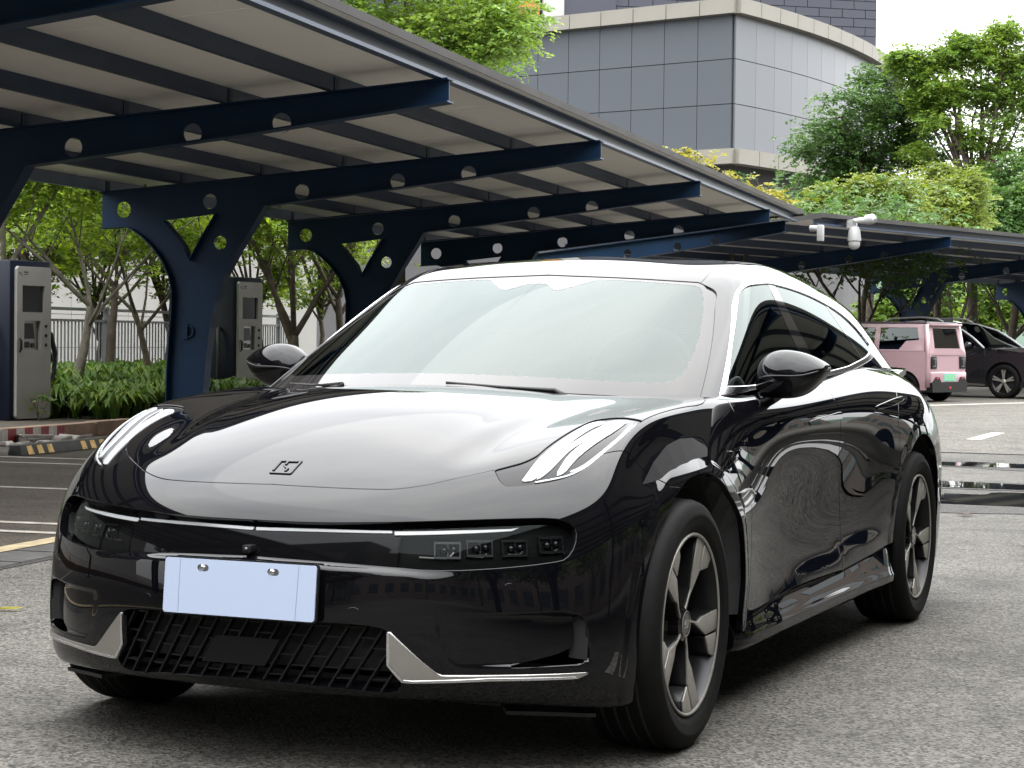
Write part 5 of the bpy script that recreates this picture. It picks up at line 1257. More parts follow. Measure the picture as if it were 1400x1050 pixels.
b = MB(); b.box((-.013, -.814, .566), (.013, -.77, .587)); o = b.build('front_camera', M['blackplastic'], CAR); bevel(o, .004, 2)
b = MB(); b.lathe([(-.8142, .0055), (-.8165, .005), (-.8175, 0)], 'y', (0, 0, .5765), 14); b.build('camera_lens', M['lens'], bpy.data.objects['front_camera'], True)
# emblem on the hood -------------------------------------------------------
LG = TR['logo_strokes']
b = MB()
def on_hood(px): return np.array(px)
for (x0, y0), (x1, y1), w in LG:
    P = []
    for x, y in ((x0, y0), (x1, y1)):
        q = np.array([9.7, abs(x)/.2+.001])
        for _ in range(20):
            f = lambda q: SA(np.array([q[0]]), np.array([q[1]]))[0][:2]
            r = f(q)-np.array([abs(x), y]); J = np.stack([(f(q+[1e-3, 0])-f(q))/1e-3, (f(q+[0, 1e-3])-f(q))/1e-3], 1); q = q+np.linalg.solve(J, -r)
        P.append(SA(np.array([q[0]]), np.array([q[1]]))[0]*np.array([1 if x >= 0 else -1, 1, 1]))
    b.obox(P[0]+np.array([0, -.0004, .001]), P[1]+np.array([0, -.0004, .001]), w, .004, (0, -.38, .92))
b.build('emblem', M['blackplastic'], hood)
# doors ------------------------------------------------------------------
dF = [tuple(p) for p in crom(T_('doorF'), 4)]; dB = [tuple(p) for p in crom(T_('doorB'), 4)]; sill = T_('sill'); dR = [tuple(p) for p in crom(T_('doorR'), 4)]
FD = poly([(16.5, 6.5), (18, 6.5), (20.72, 6.5)], dB, sill[::-1][1:], dF[::-1])
fd = panel('front_door', SA, FD, M['paint'], CAR, disp=doordisp, sub=8, gap=.0029)
ra = [p for p in RA]
zr = rarch3[:, 2]; yr = rarch3[:, 1]
iF = next(i for i in range(len(ra)) if zr[i] > .54)          # front side of rear arch, door corner
jn = yz_to_uv(2.583, .68, (23.5, 9.8))
RD = poly([(20.72, 6.5), (23, 6.5), (26.05, 6.5)], dR, [jn], ra[iF::-1][:iF], [sill[-1]], [sill[-2]], dB[::-1])
rd = panel('rear_door', SA, RD, M['paint'], CAR, disp=doordisp, sub=8, gap=.0029)
RQ = poly([(26.05, 6.5), (29, 6.5), (31.2, 6.3), (31.9, 4), (32.0, 0.)], [(36, 0.)], [(36, 12.)], [(32, 12), (28.6, 12)], ra[::-1][1:len(ra)-iF], [jn], dR[::-1])
rq_ = panel('rear_quarter', SA, RQ, M['paint'], CAR, disp=bodydisp, sub=6)
for d_, k in ((fd, 'hF'), (rd, 'hR')):
    for sgn, par in ((1, d_[0]), (-1, d_[1])): panel('door_handle', SA, dense(chaikin(T_(k), 1, .2)), M['paint'], par, off=.0035, gap=0, depth=.012, sides=(sgn,), bev=.003, sub=8)
for sgn, par in ((1, fend[0]), (-1, fend[1])):
    vn = np.array(T_('vent')); vc = vn.mean(0)
    vp = panel('side_vent', SA, dense(chaikin(vn, 1, .15)), M['gloss'], par, off=.0025, gap=0, depth=.006, sides=(sgn,), bev=.002)[0]
    panel('vent_badge', SA, dense(chaikin(T_('badge'), 1, .15)), M['gloss'], par, off=.004, gap=0, depth=.01, sides=(sgn,), bev=.003)
    panel('vent_trim', SA, dense(np.array(T_('vtrim'))), M['chrome'], par, off=.0075, gap=0, depth=.008, sides=(sgn,), bev=.001)
# side skirts ---------------------------------------------------------------
for s in (1, -1):
    prof = [(.86, .300), (.886, .296), (.893, .288), (.901, .262), (.910, .246), (.917, .230), (.914, .205), (.896, .188), (.84, .180), (.84, .300)]
    V = []; ys = [.565, .60, .66, 1.0, 1.4, 1.8, 2.2, 2.42, 2.50, 2.545]; ins_ = [-.03, -.012, 0, 0, 0, 0, .004, .012, .016, .012]
    for y, dx in zip(ys, ins_):
        zt = float(np.interp(y, [.56, 1.2, 1.82, 2.2, 2.56], [.300, .314, .311, .330, .350])); V += [((x+dx)*s, y, z if z < .25 else .25+(z-.25)*(zt-.25)/.046) for x, z in prof]
    n = len(prof); F = [(i*n+k, i*n+(k+1) % n, (i+1)*n+(k+1) % n, (i+1)*n+k) for i in range(len(ys)-1) for k in range(n)]+[tuple(range(n)), tuple((len(ys)-1)*n+k for k in range(n))[::-1]]
    o = obj('side_skirt', V, F, M['paint'], CAR); bevel(o, .004, 2)
# greenhouse -----------------------------------------------------------------
gl_ = T_('glass'); glc = [tuple(p) for p in crom([(0., gl_[0][1])]+gl_[1:], 4)]
pil = T_('pillar'); pilc = [tuple(p) for p in crom(pil, 4)]
pil2 = [p for p in pilc if p[0] > 4.0]
INNER = [(0., .42), (2.9, .42), (3.30, .55), (3.52, .95), (3.70, 2.0), (3.70, 3.2), (3.60, 3.85), (3.30, 4.08), (1.9, 4.14), (1.08, 4.17), (.98, 4.08), (.55, 3.56), (.42, 3.52), (.15, 3.86), (0., 3.86)]
INNER = [INNER[0]]+[tuple(p) for p in crom(INNER[1:11], 6)]+INNER[11:]
WS = poly(INNER)
ws = panel('windshield', SB, WS, M['glass_ws'], CAR, off=-.003, gap=-.0004, depth=0, sym=True, sub=8)[0]
# black ceramic border behind the glass
HB = poly(glc, [(3.84, .02), (0., .02)]); hb_in = inset(SB, HB, .030)
BRD = HB
inner = []
gi = inset(SB, HB, .028)
kk = len([1 for p in gi])
fr_poly = poly([tuple(p) for p in glc], [(3.84, .02), (0., .02)], INNER)
panel('screen_border', SB, fr_poly, M['frit'], ws, off=-.0026, gap=0.0, depth=0, sym=True, sub=8)
panel('screen_seal', SB, poly([tuple(p) for p in glc if p[0] > 3.5], [(4.02, .03)], pil2[::-1]), M['frit'], CAR, off=-.006, gap=-.003, depth=.004)
do = T_('dlo_out'); di = T_('dlo_in')
dofr = [(4.64, .06)]+do[1:12]; 
rs = T_('roofseam')
doc = [tuple(p) for p in crom([(4.64, .05)]+do[1:], 4)]
tip = int(np.argmax([p[0] for p in doc]))
DLO = poly(doc)
RAIL = poly([(4.03, .0), (4.60, .0)], doc[1:], [(12.6, -.0), (16.4, 0.)], [(16.4, 5.3)], [(14., 5.36), (11, 5.38), (8, 5.36), (6.3, 5.34)], [tuple(p) for p in crom(rs, 5)][::-1], pil2)
rail = panel('roof_side', SB, RAIL, M['paint'], CAR, sub=7, gap=.002)
ROOF = poly([(0., glc[0][1])], glc[1:[i for i, p in enumerate(glc) if p[1] > 4.15 and p[0] > 3.5][-1]+1], [tuple(p) for p in crom(rs, 5)], [(6.3, 5.34), (8, 5.36), (11, 5.38), (14, 5.36), (16.4, 5.3)], [(16.4, 8.)], [(0.0, 8.)])
roofp = panel('roof', SB, ROOF, M['paint'], CAR, sym=True, sub=6)[0]
panel('tailgate', SB, poly([(16.4, 0.), (19., 0.), (19., 8.), (16.4, 8.)]), M['gloss'], CAR, sym=True, gap=.002)
DI = np.array(crom(di+[di[0]], 4))[:-1]
trim = panel('window_trim', SB, DLO, M['chrome'], CAR, holes=[dense(DI)], off=.004, gap=0, depth=.012, bev=.003, sub=8)
def halfplane(p, a, b, keep):
    a, b = np.array(a), np.array(b); nrm = np.array([-(b-a)[1], (b-a)[0]])*keep; out = []; n = len(p)
    for i in range(n):
        q, r = p[i], p[(i+1) % n]; dq, dr = (q-a)@nrm, (r-a)@nrm
        if dq >= 0: out.append(q)
        if (dq >= 0) != (dr >= 0): out.append(q+(r-q)*dq/(dq-dr))
    return np.array(out)
b1, b2, c1_ = T_('bp1'), T_('bp2'), T_('cp')
panel('front_window', SB, dense(halfplane(DI, *b1, -1)), M['glass_side'], CAR, off=-.002, gap=-.002, depth=0)
panel('pillar_cover', SB, dense(halfplane(halfplane(DI, *b1, 1), *b2, -1)), M['gloss'], CAR, off=-.001, gap=.001, depth=.006)
panel('rear_window', SB, dense(halfplane(halfplane(DI, *b2, 1), *c1_, -1)), M['glass_side'], CAR, off=-.002, gap=-.001, depth=0)
cc = [(c1_[0][0]+.12, c1_[0][1]), (c1_[1][0]+.12, c1_[1][1])]
panel('quarter_window', SB, dense(halfplane(DI, *cc, 1)), M['glass_side'], CAR, off=-.002, gap=-.002, depth=0)
panel('rear_pillar_strip', SB, dense(halfplane(halfplane(DI, *c1_, 1), *cc, -1)), M['gloss'], CAR, off=-.001, gap=0, depth=.006)
# black shell under the panels, wheel housings and floor -----------------------
def shellcut():
    a = [tuple(p) for p in afr]; 
    out = poly([(0.05, 0.), (36, 0.)], [(36, 12.)], [(28.6, 12)], ra[::-1], [(22.8, 12), (15.9, 12.)], a[::-1], [(0.05, 9.0)])
    return out
panel('inner_shell', SA, shellcut(), M['matblack'], CAR, off=-.105, gap=-.0, depth=0, sym=True, sub=3)
for y, r in ((.03, .425), (2.945, .43)):
    for s in (1, -1):
        V = []; F = []; n = 26; 
        for i in range(n+1):
            t = rad(-12+204*i/n)
            for x in (.56, .875): V.append((x*s, y+r*math.cos(t), .345+r*math.sin(t)))
        F = [(2*i, 2*i+1, 2*i+3, 2*i+2) for i in range(n)]; c = len(V); V.append((.56*s, y, .345)); F += [(2*i, 2*i+2, c) for i in range(n)]
        A3 = arch3 if y < 1 else rarch3; b0 = len(V)
        for p in A3:
            t = math.atan2(p[2]-.345, p[1]-y); V += [((p[0]-.012)*s, p[1], p[2]), (.873*s, y+(r+.001)*math.cos(t), .345+(r+.001)*math.sin(t)), ((p[0]-.05)*s, p[1]+.10*math.cos(t), p[2]+.10*math.sin(t))]
        for i in range(len(A3)-1): F += [(b0+3*i, b0+3*i+1, b0+3*i+4, b0+3*i+3), (b0+3*i, b0+3*i+2, b0+3*i+5, b0+3*i+3)]
        obj('wheel_housing', V, F, M['matblack'], CAR)
b = MB(); b.box((-.58, -.50, .17), (.58, 3.75, .22)); b.box((-.84, .60, .175), (.84, 2.45, .215)); b.build('floor_pan', M['matblack'], CAR)
for s in (1, -1):
    b = MB(); b.obox((s*.60, -.52, .165), (s*.80, -.40, .155), .010, .07, (0, 1, 0)); b.build('wheel_deflector', M['blackplastic'], CAR)
# mirrors --------------------------------------------------------------------
def mirror(s):
    m_ = 24; V = []; F = []
    #  x      ztop   zbot  yfront  (housing sections from the door outwards)
    secs = [(0.82, 1.038, 0.966, 0.965), (0.8274, 1.058, 0.954, 0.942), (0.8442, 1.076, 0.948, 0.925), (0.8674, 1.092, 0.945, 0.912), (0.8953, 1.1, 0.944, 0.904), (0.9279, 1.101, 0.944, 0.9), (0.9604, 1.096, 0.948, 0.901), (0.9883, 1.088, 0.96, 0.907), (1.0134, 1.077, 0.982, 0.918), (1.0339, 1.065, 1.006, 0.932), (1.046, 1.055, 1.024, 0.946), (1.0497, 1.048, 1.032, 0.955)]
    for x, zt, zb, yf in secs:
        zc, hz = (zt+zb)/2, (zt-zb)/2; yb = 1.028+.05*(x-.87); yc = (yf+yb)/2; hy = (yb-yf)/2
        for k in range(m_):
            a = 2*math.pi*k/m_; c_, s_ = math.cos(a), math.sin(a); e = (1.25 if s_ > 0 else .7) if c_ > 0 else .35
            V.append((x*s, yc-hy*(abs(c_)**e)*(1 if c_ > 0 else -1), zc+hz*(abs(s_)**((1.12 if c_ > 0 else .8) if s_ > 0 else .75))*(1 if s_ > 0 else -1)))
    for i in range(len(secs)-1):
        for k in range(m_): F.append((i*m_+k, i*m_+(k+1) % m_, (i+1)*m_+(k+1) % m_, (i+1)*m_+k))
    F += [tuple(range(m_)), tuple((len(secs)-1)*m_+k for k in range(m_))[::-1]]
    o = obj('mirror', V, F, M['paint'], CAR); fixn(o)
    sm = o.modifiers.new('s', 'SUBSURF'); sm.levels = 2; sm.render_levels = 2; o.data.polygons.foreach_set('use_smooth', [True]*len(o.data.polygons))
    b = MB(); b.tube([(.815*s, 1.0, .928), (.85*s, .985, .938), (.875*s, .98, .950), (.89*s, .975, .968)], [.03, .024, .022, .03], 12); b.build('mirror_arm', M['gloss'], o, True)
    b = MB(); pts_ = []
    for x, zt, zb, yf in secs[2:10]: pts_.append((x*s, yf-.0015, zb+(zt-zb)*.47))
    b.tube(pts_, .0035, 6); b.build('turn_signal', M['blackplastic'], o, True)
    return o
mirror(1); mirror(-1)
# wipers ------------------------------------------------------------------------
def wiper(u0, v0, u1, v1, nm='wiper'):
    P = [SB(np.array([u0+(u1-u0)*t]), np.array([v0+(v1-v0)*t]))[0] for t in np.linspace(0, 1, 8)]
    return P
for x0, x1, s in ((.05, .40, 1), (.60, .30, -1)):
    pts = []
    for t in np.linspace(0, 1, 9):
        x = x0+(x1-x0)*t; yb = np.interp(x, [0, .25, .48, .65, .76], [.235, .265, .35, .47, .61]); zb = np.interp(x, [0, .25, .48, .65, .76], [.975, .971, .960, .953, .95])
        lift = .002+.013*(1-t); pts.append((x*s, yb+.008+.030*(1-t), zb+lift))
    t = obj('wiper', [], [], M['blackplastic'], CAR); bpy.data.objects.remove(t)
    b = MB(); b.tube(pts, .0045, 7); wp = b.build('wiper', M['rubber'], CAR, True)
    b = MB(); e = pts[-1]; b.tube([(e[0]+.04*s, e[1]-.05, e[2]-.012), (e[0], e[1]-.028, e[2]+.006), pts[5], pts[3]], [.011, .009, .006, .004], 8); b.build('wiper_arm', M['blackplastic'], wp, True)
# cabin ---------------------------------------------------------------------------
b = MB(); V = []; n = 12
for i in range(n+1):
    x = -.70+1.4*i/n; k = 1-(x/.72)**2; V += [(x, .62-.30*k, .958), (x, .88-.1*k, .998), (x, 1.10, .985), (x, 1.12, .93)]
b.add(V, [(i*4+k, (i+1)*4+k, (i+1)*4+k+1, i*4+k+1) for i in range(n) for k in range(3)]); b.build('dashboard', M['cabin'], CAR, True)
b = MB(); b.box((-.17, .98, .99), (.17, 1.0, 1.06)); bevel(b.build('centre_screen', M['gloss'], CAR), .004, 2)
b = MB(); th = np.linspace(0, 2*math.pi, 33)
b.tube([(.36+.185*math.cos(t), 1.16+.06*math.sin(t), 1.0+.16*math.sin(t)) for t in th], .015, 8, False); b.obox((.20, 1.16, .99), (.52, 1.16, .99), .03, .05, (0, 0, 1)); b.build('steering_wheel', M['cabin'], CAR, True)
def seat(x, y):
    b = MB(); b.box((x-.23, y, .93), (x+.23, y+.12, 1.14)); o = b.build('seat', M['seat'], CAR); bevel(o, .045, 3)
    for v in o.data.vertices: v.co.y += (v.co.z-.93)*.30
    b = MB(); b.box((x-.125, y+.075, 1.155), (x+.125, y+.165, 1.30)); h = b.build('headrest', M['seat'], o); bevel(h, .04, 3)
    for v in h.data.vertices: v.co.y += (v.co.z-1.15)*.2
for x in (.36, -.36): seat(x, 1.62)
b = MB(); b.box((-.60, 2.52, .93), (.60, 2.66, 1.10)); o = b.build('rear_seat', M['seat'], CAR); bevel(o, .05, 3)
b = MB(); b.tube([(0, 1.22, 1.31), (0, 1.20, 1.28)], .012, 6); b.box((-.11, 1.19, 1.235), (.11, 1.215, 1.29)); b.build('rear_view_mirror', M['cabin'], CAR)
# wheels -----------------------------------------------------------------------
def make_wheel():
    t = thing('wheel', None, None, (0, 0, 0), 0)
    b = MB(); R = .345; P = [(-.115, .262), (-.118, .29), (-.112, .318), (-.098, .336), (-.080, .343), (-.03, .345), (.03, .345), (.080, .343), (.098, .336), (.108, .322), (.1125, .308), (.1145, .303), (.1145, .298), (.112, .292), (.111, .278), (.107, .268), (.100, .258), (.096, .252)]
    b.lathe(P, 'x', (0, 0, 0), 96); ty = b.build('tyre', M['tyre'], t, True); fixn(ty, 50)
    b = MB()
    for x in (-.055, -.018, .018, .055): b.lathe([(x-.004, .3452), (x-.002, .3458), (x+.002, .3458), (x+.004, .3452)], 'x', (0, 0, 0), 96)
    g_ = b.build('tread_groove', M['matblack'], ty, True)
    b = MB(); b.lathe([(.096, .2535), (.1015, .250), (.102, .2445), (.094, .2405), (.06, .232), (-.10, .225), (-.105, .24)], 'x', (0, 0, 0), 72); rim = b.build('rim', M['alloy_dark'], t, True); fixn(rim, 35)
    b = MB(); b.lathe([(.1005, .2515), (.1035, .2495), (.1035, .2455), (.1000, .2425)], 'x', (0, 0, 0), 72); b.build('rim_edge', M['alloy'], rim, True)
    # spokes in the wheel plane: local (a = towards the rear, b = up)
    S1 = [(-.004, .030), (.033, .095), (.032, .132), (.050, .243), (.105, .226), (.089, .140), (.020, .064), (.010, .030)]
    S2 = [(.1125, .2205), (.170, .176), (.150, .148), (.096, .142)]
    def slab(poly_, th, x1, dish, flat=None):
        b = MB(); n = len(poly_); V = [(x1-dish*(1-math.hypot(a, c)/.25), a, c) for a, c in poly_]
        V += [(x-th if flat is None else flat, a, c) for x, a, c in V]
        b.add(V, [tuple(range(n)), tuple(range(2*n-1, n-1, -1))]+[(i, n+i, n+(i+1) % n, (i+1) % n) for i in range(n)]); return b
    for k in range(5):
        for nm, pl_ in (('spoke', S1), ('spoke_fin', S2)):
            bb = slab(pl_, .006, .098, .020); o = bb.build(nm, M['alloy'], rim); fixn(o); bevel(o, .002, 2); o.rotation_euler = (rad(-72*k), 0, 0)
            # dark flanks behind each machined face
            bb = slab(pl_, .02, .0915, .020, .03); o = bb.build('spoke_back', M['alloy_dark'], rim); fixn(o); bevel(o, .003, 1); o.rotation_euler = (rad(-72*k), 0, 0)
    b = MB(); b.lathe([(.05, .052), (.078, .048), (.083, .036), (.0845, .034), (.0855, .0)], 'x', (0, 0, 0), 32); fixn(b.build('hub_cap', M['gloss'], rim), 30)
    b = MB(); b.lathe([(.0858, .036), (.0868, .0345), (.0858, .033)], 'x', (0, 0, 0), 32); 
    for q0, q1 in (((-.017, -.010), (.010, -.010)), ((.010, -.010), (.018, .010)), ((-.012, -.004), (-.004, .010)), ((-.004, .010), (.002, .010)), ((.005, .010), (.014, .010)), ((.0, -.004), (.005, .010))): b.obox((.0864, *q0), (.0864, *q1), .003, .0014, (1, 0, 0))
    b.build('hub_emblem', M['alloy'], rim)
    b = MB(); b.lathe([(.005, .07), (.01, .165), (-.012, .165), (-.012, .07)], 'x', (0, 0, 0), 48); b.lathe([(.012, .0), (.012, .075), (.005, .08)], 'x', (0, 0, 0), 32); fixn(b.build('brake_disc', M['disc'], t), 30)
    b = MB(); V = []; 
    for i in range(9):
        a = rad(200+52*i/8)
        for x, r in ((-.02, .115), (.035, .115), (.04, .172), (-.02, .175)): V.append((x, r*math.cos(a), r*math.sin(a)))
    b.add(V, [(i*4+k, i*4+(k+1) % 4, (i+1)*4+(k+1) % 4, (i+1)*4+k) for i in range(8) for k in range(4)]+[(0, 1, 2, 3), (35, 34, 33, 32)]); o = b.build('brake_caliper', M['alloy_dark'], t); fixn(o, 30)
    return t
wh = make_wheel(); wh.parent = CAR; wh.location = (.832, 0, .345); wh.rotation_euler = (rad(-3), 0, 0)
_ch = {}
for c in bpy.data.objects:
    if c.parent: _ch.setdefault(c.parent.name, []).append(c)
for (x, y, rz, rx) in ((.832, 2.925, 0, -2), (-.832, 0, math.pi, 20), (-.832, 2.925, math.pi, 40)):
    w_ = copy_tree(wh, None, _ch); w_.parent = CAR; w_.location = (x, y, .345); w_.rotation_euler = (rad(rx), 0, rz)
# tail: spoiler and lamp band -------------------------------------------------------
b = MB(); V = []
for i in range(15):
    x = -.70+1.4*i/14; k = (abs(x)/.7)**2.4; yb = 3.99-.26*k; zc = 1.0-.02*k
    V += [(x, yb-.16, zc+.012), (x, yb-.02, zc+.036), (x, yb, zc+.03), (x, yb-.01, zc+.012), (x, yb-.14, zc-.02)]
b.add(V, [(i*5+k, i*5+(k+1) % 5, (i+1)*5+(k+1) % 5, (i+1)*5+k) for i in range(14) for k in range(5)]+[(0, 1, 2, 3, 4), (74, 73, 72, 71, 70)]); fixn(b.build('tail_spoiler', M['paint'], CAR), 40)
# ------------------------------------------------------------------ small pink car and black suv by the far carport
def loft(sections, close=True):
    n = len(sections[0]); V = [p for s in sections for p in s]; F = []
    for i in range(len(sections)-1):
        for k in range(n if close else n-1): F.append((i*n+k, i*n+(k+1) % n, (i+1)*n+(k+1) % n, (i+1)*n+k))
    return V, F+[tuple(range(n))[::-1], tuple((len(sections)-1)*n+k for k in range(n))]
def simple_wheel(par, x, y, r, w, s, nsp=5, dark=False):
    t = thing('wheel', None, None, (x, y, r), 0); t.parent = par; t.rotation_euler = (0, 0, 0 if s > 0 else math.pi)
    b = MB(); b.lathe([(-w/2, r*.7), (-w/2, r*.93), (-w/2+.03, r), (w/2-.03, r), (w/2, r*.93), (w/2+.004, r*.8), (w/2-.005, r*.72)], 'x', (0, 0, 0), 40); fixn(b.build('tyre', M['tyre'], t), 45)
    b = MB(); b.lathe([(w/2-.01, r*.715), (w/2-.02, r*.67), (w/2-.08, r*.6), (w/2-.085, 0)], 'x', (0, 0, 0), 40); fixn(b.build('rim', M['alloy_dark'], t), 40)
    for k in range(nsp):
        for d in (-.13, .13):
            a = 2*math.pi*k/nsp+.3; b = MB(); b.obox((w/2-.03, .05*math.cos(a), .05*math.sin(a)), (w/2-.014, r*.69*math.cos(a+d), r*.69*math.sin(a+d)), .035, .02, (1, 0, 0)); b.build('spoke', M['alloy_dark' if dark else 'alloy'], t)
    b = MB(); b.lathe([(w/2-.03, .06), (w/2-.015, .055), (w/2-.012, 0)], 'x', (0, 0, 0), 20); b.build('hub_cap', M['alloy'], t, True)
    return t
def arch_body(prof_lo, L, y0, width, wheels, r, z0, inset_=.03):
    """side outline with wheel arches cut; returns list (y,z)"""
    out = [(y0, z0)]
    return out
def box_car_side(outline, w, tum, zb):
    """extrude a side outline (y,z) to both sides, leaning in above zb"""
    def x(z, s): return s*(w/2-(max(0, z-zb))*tum)
    return x
def ngon_side(outline, holes, xf, s, m, name, par, thick=.03):
    V, F = plate2d(outline, holes, thick)
    V = [(s*(xf(p[2])-thick/2)+(p[1]), p[0], p[2]) for p in V]
    o = obj(name, V, F, m, par); fixn(o); return o
def pink_car():
    # local: nose towards -y, left flank on +x, metres
    t = thing('parked_car', 'small boxy pink electric car seen from behind, with a green plate', 'car', (-6.837, 35.619, 0), -1.8619)
    W, tum, zb = 1.50, .20, .95
    xf = lambda z: W/2-max(0, z-zb)*tum-max(0, .45-z)*.15
    wy = (-1.0, 1.0); r = .285; ar = .335
    lower = [(-1.50, .22), (-1.53, .45), (-1.50, .78), (-1.40, .90), (-.95, .98), (1.42, 1.0), (1.50, .95), (1.53, .60), (1.52, .40), (1.46, .24)]
    def arch(y): return [(y+ar*math.cos(rad(a)), .285+ar*math.sin(rad(a))) for a in range(-8, 190, 11)]
    bottom = [(p[0], p[1]) for p in arch(wy[1])]+[(p[0], p[1]) for p in arch(wy[0])]
    out = lower+bottom
    for s in (1, -1): ngon_side(out, [], xf, s, M['pink'], 'side_panel', t, .03)
    # upper sides with window openings
    up = [(-.93, .985), (-.45, 1.53), (1.36, 1.55), (1.42, 1.005)]
    wn1 = [(-.72, 1.03), (-.36, 1.46), (.30, 1.46), (.30, 1.03)]; wn2 = [(.40, 1.03), (.40, 1.46), (1.22, 1.46), (1.28, 1.22), (1.0, 1.20), (.86, 1.03)]
    for s in (1, -1):
        ngon_side(up, [wn1, wn2], xf, s, M['pink'], 'upper_side', t, .03)
        for w_ in (wn1, wn2): 
            V, F = plate2d(w_, [], .006); obj('side_window', [(s*(xf(p[2])-.02)+p[1], p[0], p[2]) for p in V], F, M['dark_glass'], t)
    # rear face
    def rearp(z): return 1.53-max(0, z-1.0)*.20-max(0, .6-z)*.06
    V, F = plate2d([(-.72, .60), (.72, .60), (.74, .95), (.64, 1.53), (-.64, 1.53), (-.74, .95)], [[(-.53, 1.06), (.53, 1.06), (.49, 1.45), (-.49, 1.45)]], .03)
    rear_ = obj('tailgate', [(p[0], rearp(p[2])+p[1], p[2]) for p in V], F, M['pink'], t); fixn(rear_)
    V, F = plate2d([(-.53, 1.06), (.53, 1.06), (.49, 1.45), (-.49, 1.45)], [], .006); obj('rear_window', [(p[0], rearp(p[2])-.01+p[1], p[2]) for p in V], F, M['dark_glass'], rear_)
    b = MB(); b.box((-.71, 1.45, .34), (.71, 1.585, .60)); bevel(b.build('rear_bumper', M['pink'], t), .03, 3)
    b = MB(); b.prism([(-.70, .20), (.70, .20), (.72, .38), (.58, .50), (.44, .50), (.36, .40), (-.36, .40), (-.44, .50), (-.58, .50), (-.72, .38)], 1.40, 1.60, lambda a, c, d: (a, d, c)); fixn(b.build('bumper_valance', M['blackplastic'], t))
    b = MB(); b.box((-.68, 1.5345, .925), (.68, 1.5475, .965)); b.build('tailgate_ledge', M['pink'], rear_)
    for s in (1, -1):
        V, F = plate2d([(s*.70, .66), (s*.47, .66), (s*.47, .90), (s*.70, .90)], [], .04); o = obj('tail_lamp', [(p[0], 1.545+p[1], p[2]) for p in V], F, M['blackplastic'], t); bevel(o, .012, 2)
        b = MB(); b.box((s*.585-.07, 1.567, .70), (s*.585+.07, 1.572, .715)); b.box((s*.585-.07, 1.567, .845), (s*.585+.07, 1.572, .86)); b.box((s*.585-.03, 1.567, .7155), (s*.585-.012, 1.572, .8445)); b.build('lamp_light', M['drl_grey'], o)
        b = MB(); b.box((s*.51-.045, 1.601, .462), (s*.51+.045, 1.606, .49)); b.build('reflector', M['tail_red'], t)
    b = MB(); b.box((-.04, 1.601, .27), (.04, 1.606, .31)); b.build('reflector', M['tail_red'], t)
    b = MB(); b.box((-.245, 1.5855, .415), (.245, 1.592, .565)); pl_ = b.build('number_plate', M['plate'], t)
    b = MB(); b.box((-.225, 1.5925, .425), (.225, 1.596, .555)); b.build('plate_field', M['green_plate'], pl_)
    b = MB(); rg = random.Random(3)
    for k in range(8):                      # characters too small to read in the photograph
        x = .185-k*.052; 
        for z in (.45, .49, .53): b.box((x-.016, 1.5962, z-.005), (x+.016, 1.5975, z+.005))
        b.box((x-.016 if k % 2 else x+.010, 1.5962, .452), (x-.010 if k % 2 else x+.016, 1.5975, .528))
    b.build('plate_text', M['white_stripe'], pl_)
    for s in (1, -1):
        b = MB(); b.tube([(s*.705, 1.488, .30), (s*.712, 1.492, .62), (s*.715, 1.492, .95), (s*.640, 1.405, 1.52)], .052, 10); b.build('corner_moulding', M['pink'], t, True)
        b = MB(); x0 = xf(.6)+.001
        b.box((min(s*x0, s*(x0+.002)), -.62, .36), (max(s*x0, s*(x0+.002)), -.606, .97)); b.box((min(s*x0, s*(x0+.002)), .36, .36), (max(s*x0, s*(x0+.002)), .374, .97)); tag(b.build('door_seam', M['matblack'], t), kind='stuff')
        b = MB(); b.box((min(s*.70, s*.722), -.62, .22), (max(s*.70, s*.722), .62, .34)); bevel(b.build('sill_cladding', M['blackplastic'], t), .01, 2)
    # roof, nose
    b = MB(); b.box((-.635, -.50, 1.515), (.635, 1.42, 1.575)); bevel(b.build('roof', mat('pink_car_roof', (.05, .04, .045), .3, coat=.5), t), .02, 3)
    b = MB(); b.box((-.62, 1.30, 1.50), (.62, 1.52, 1.545)); bevel(b.build('roof_spoiler', M['pink'], t), .012, 2)
    b = MB(); b.tube([(.1, 1.1, 1.575), (.1, 1.16, 1.66)], [.03, .006], 8); b.build('roof_aerial', M['blackplastic'], t)
    V = [(-.70, -1.50, .85), (.70, -1.50, .85), (.68, -.93, .985), (-.68, -.93, .985), (.60, -.47, 1.53), (-.60, -.47, 1.53), (-.70, -1.52, .3), (.70, -1.52, .3)]
    b = MB(); b.add(V, [(0, 1, 2, 3), (6, 7, 1, 0)]); b.build('bonnet', M['pink'], t)
    b = MB(); b.add(V, [(3, 2, 4, 5)]); b.build('windscreen', M['dark_glass'], t)
    b = MB(); b.box((-.70, -1.45, .20), (.70, 1.45, .26)); b.box((-.71, -1.4, .26), (.71, 1.40, .30)); b.build('floor', M['matblack'], t)
    b = MB(); b.box((-.66, -1.35, .30), (.66, 1.40, .92)); b.build('cabin_core', M['matblack'], t)
    for x in (.3, -.3):
        b = MB(); b.box((x-.2, .0, .92), (x+.2, .14, 1.22)); bevel(b.build('seat', M['seat'], t), .05, 2)
    for y in wy:
        for s in (1, -1): simple_wheel(t, s*.66, y, r, .17, s, 5, True)
    return t
pink_car()
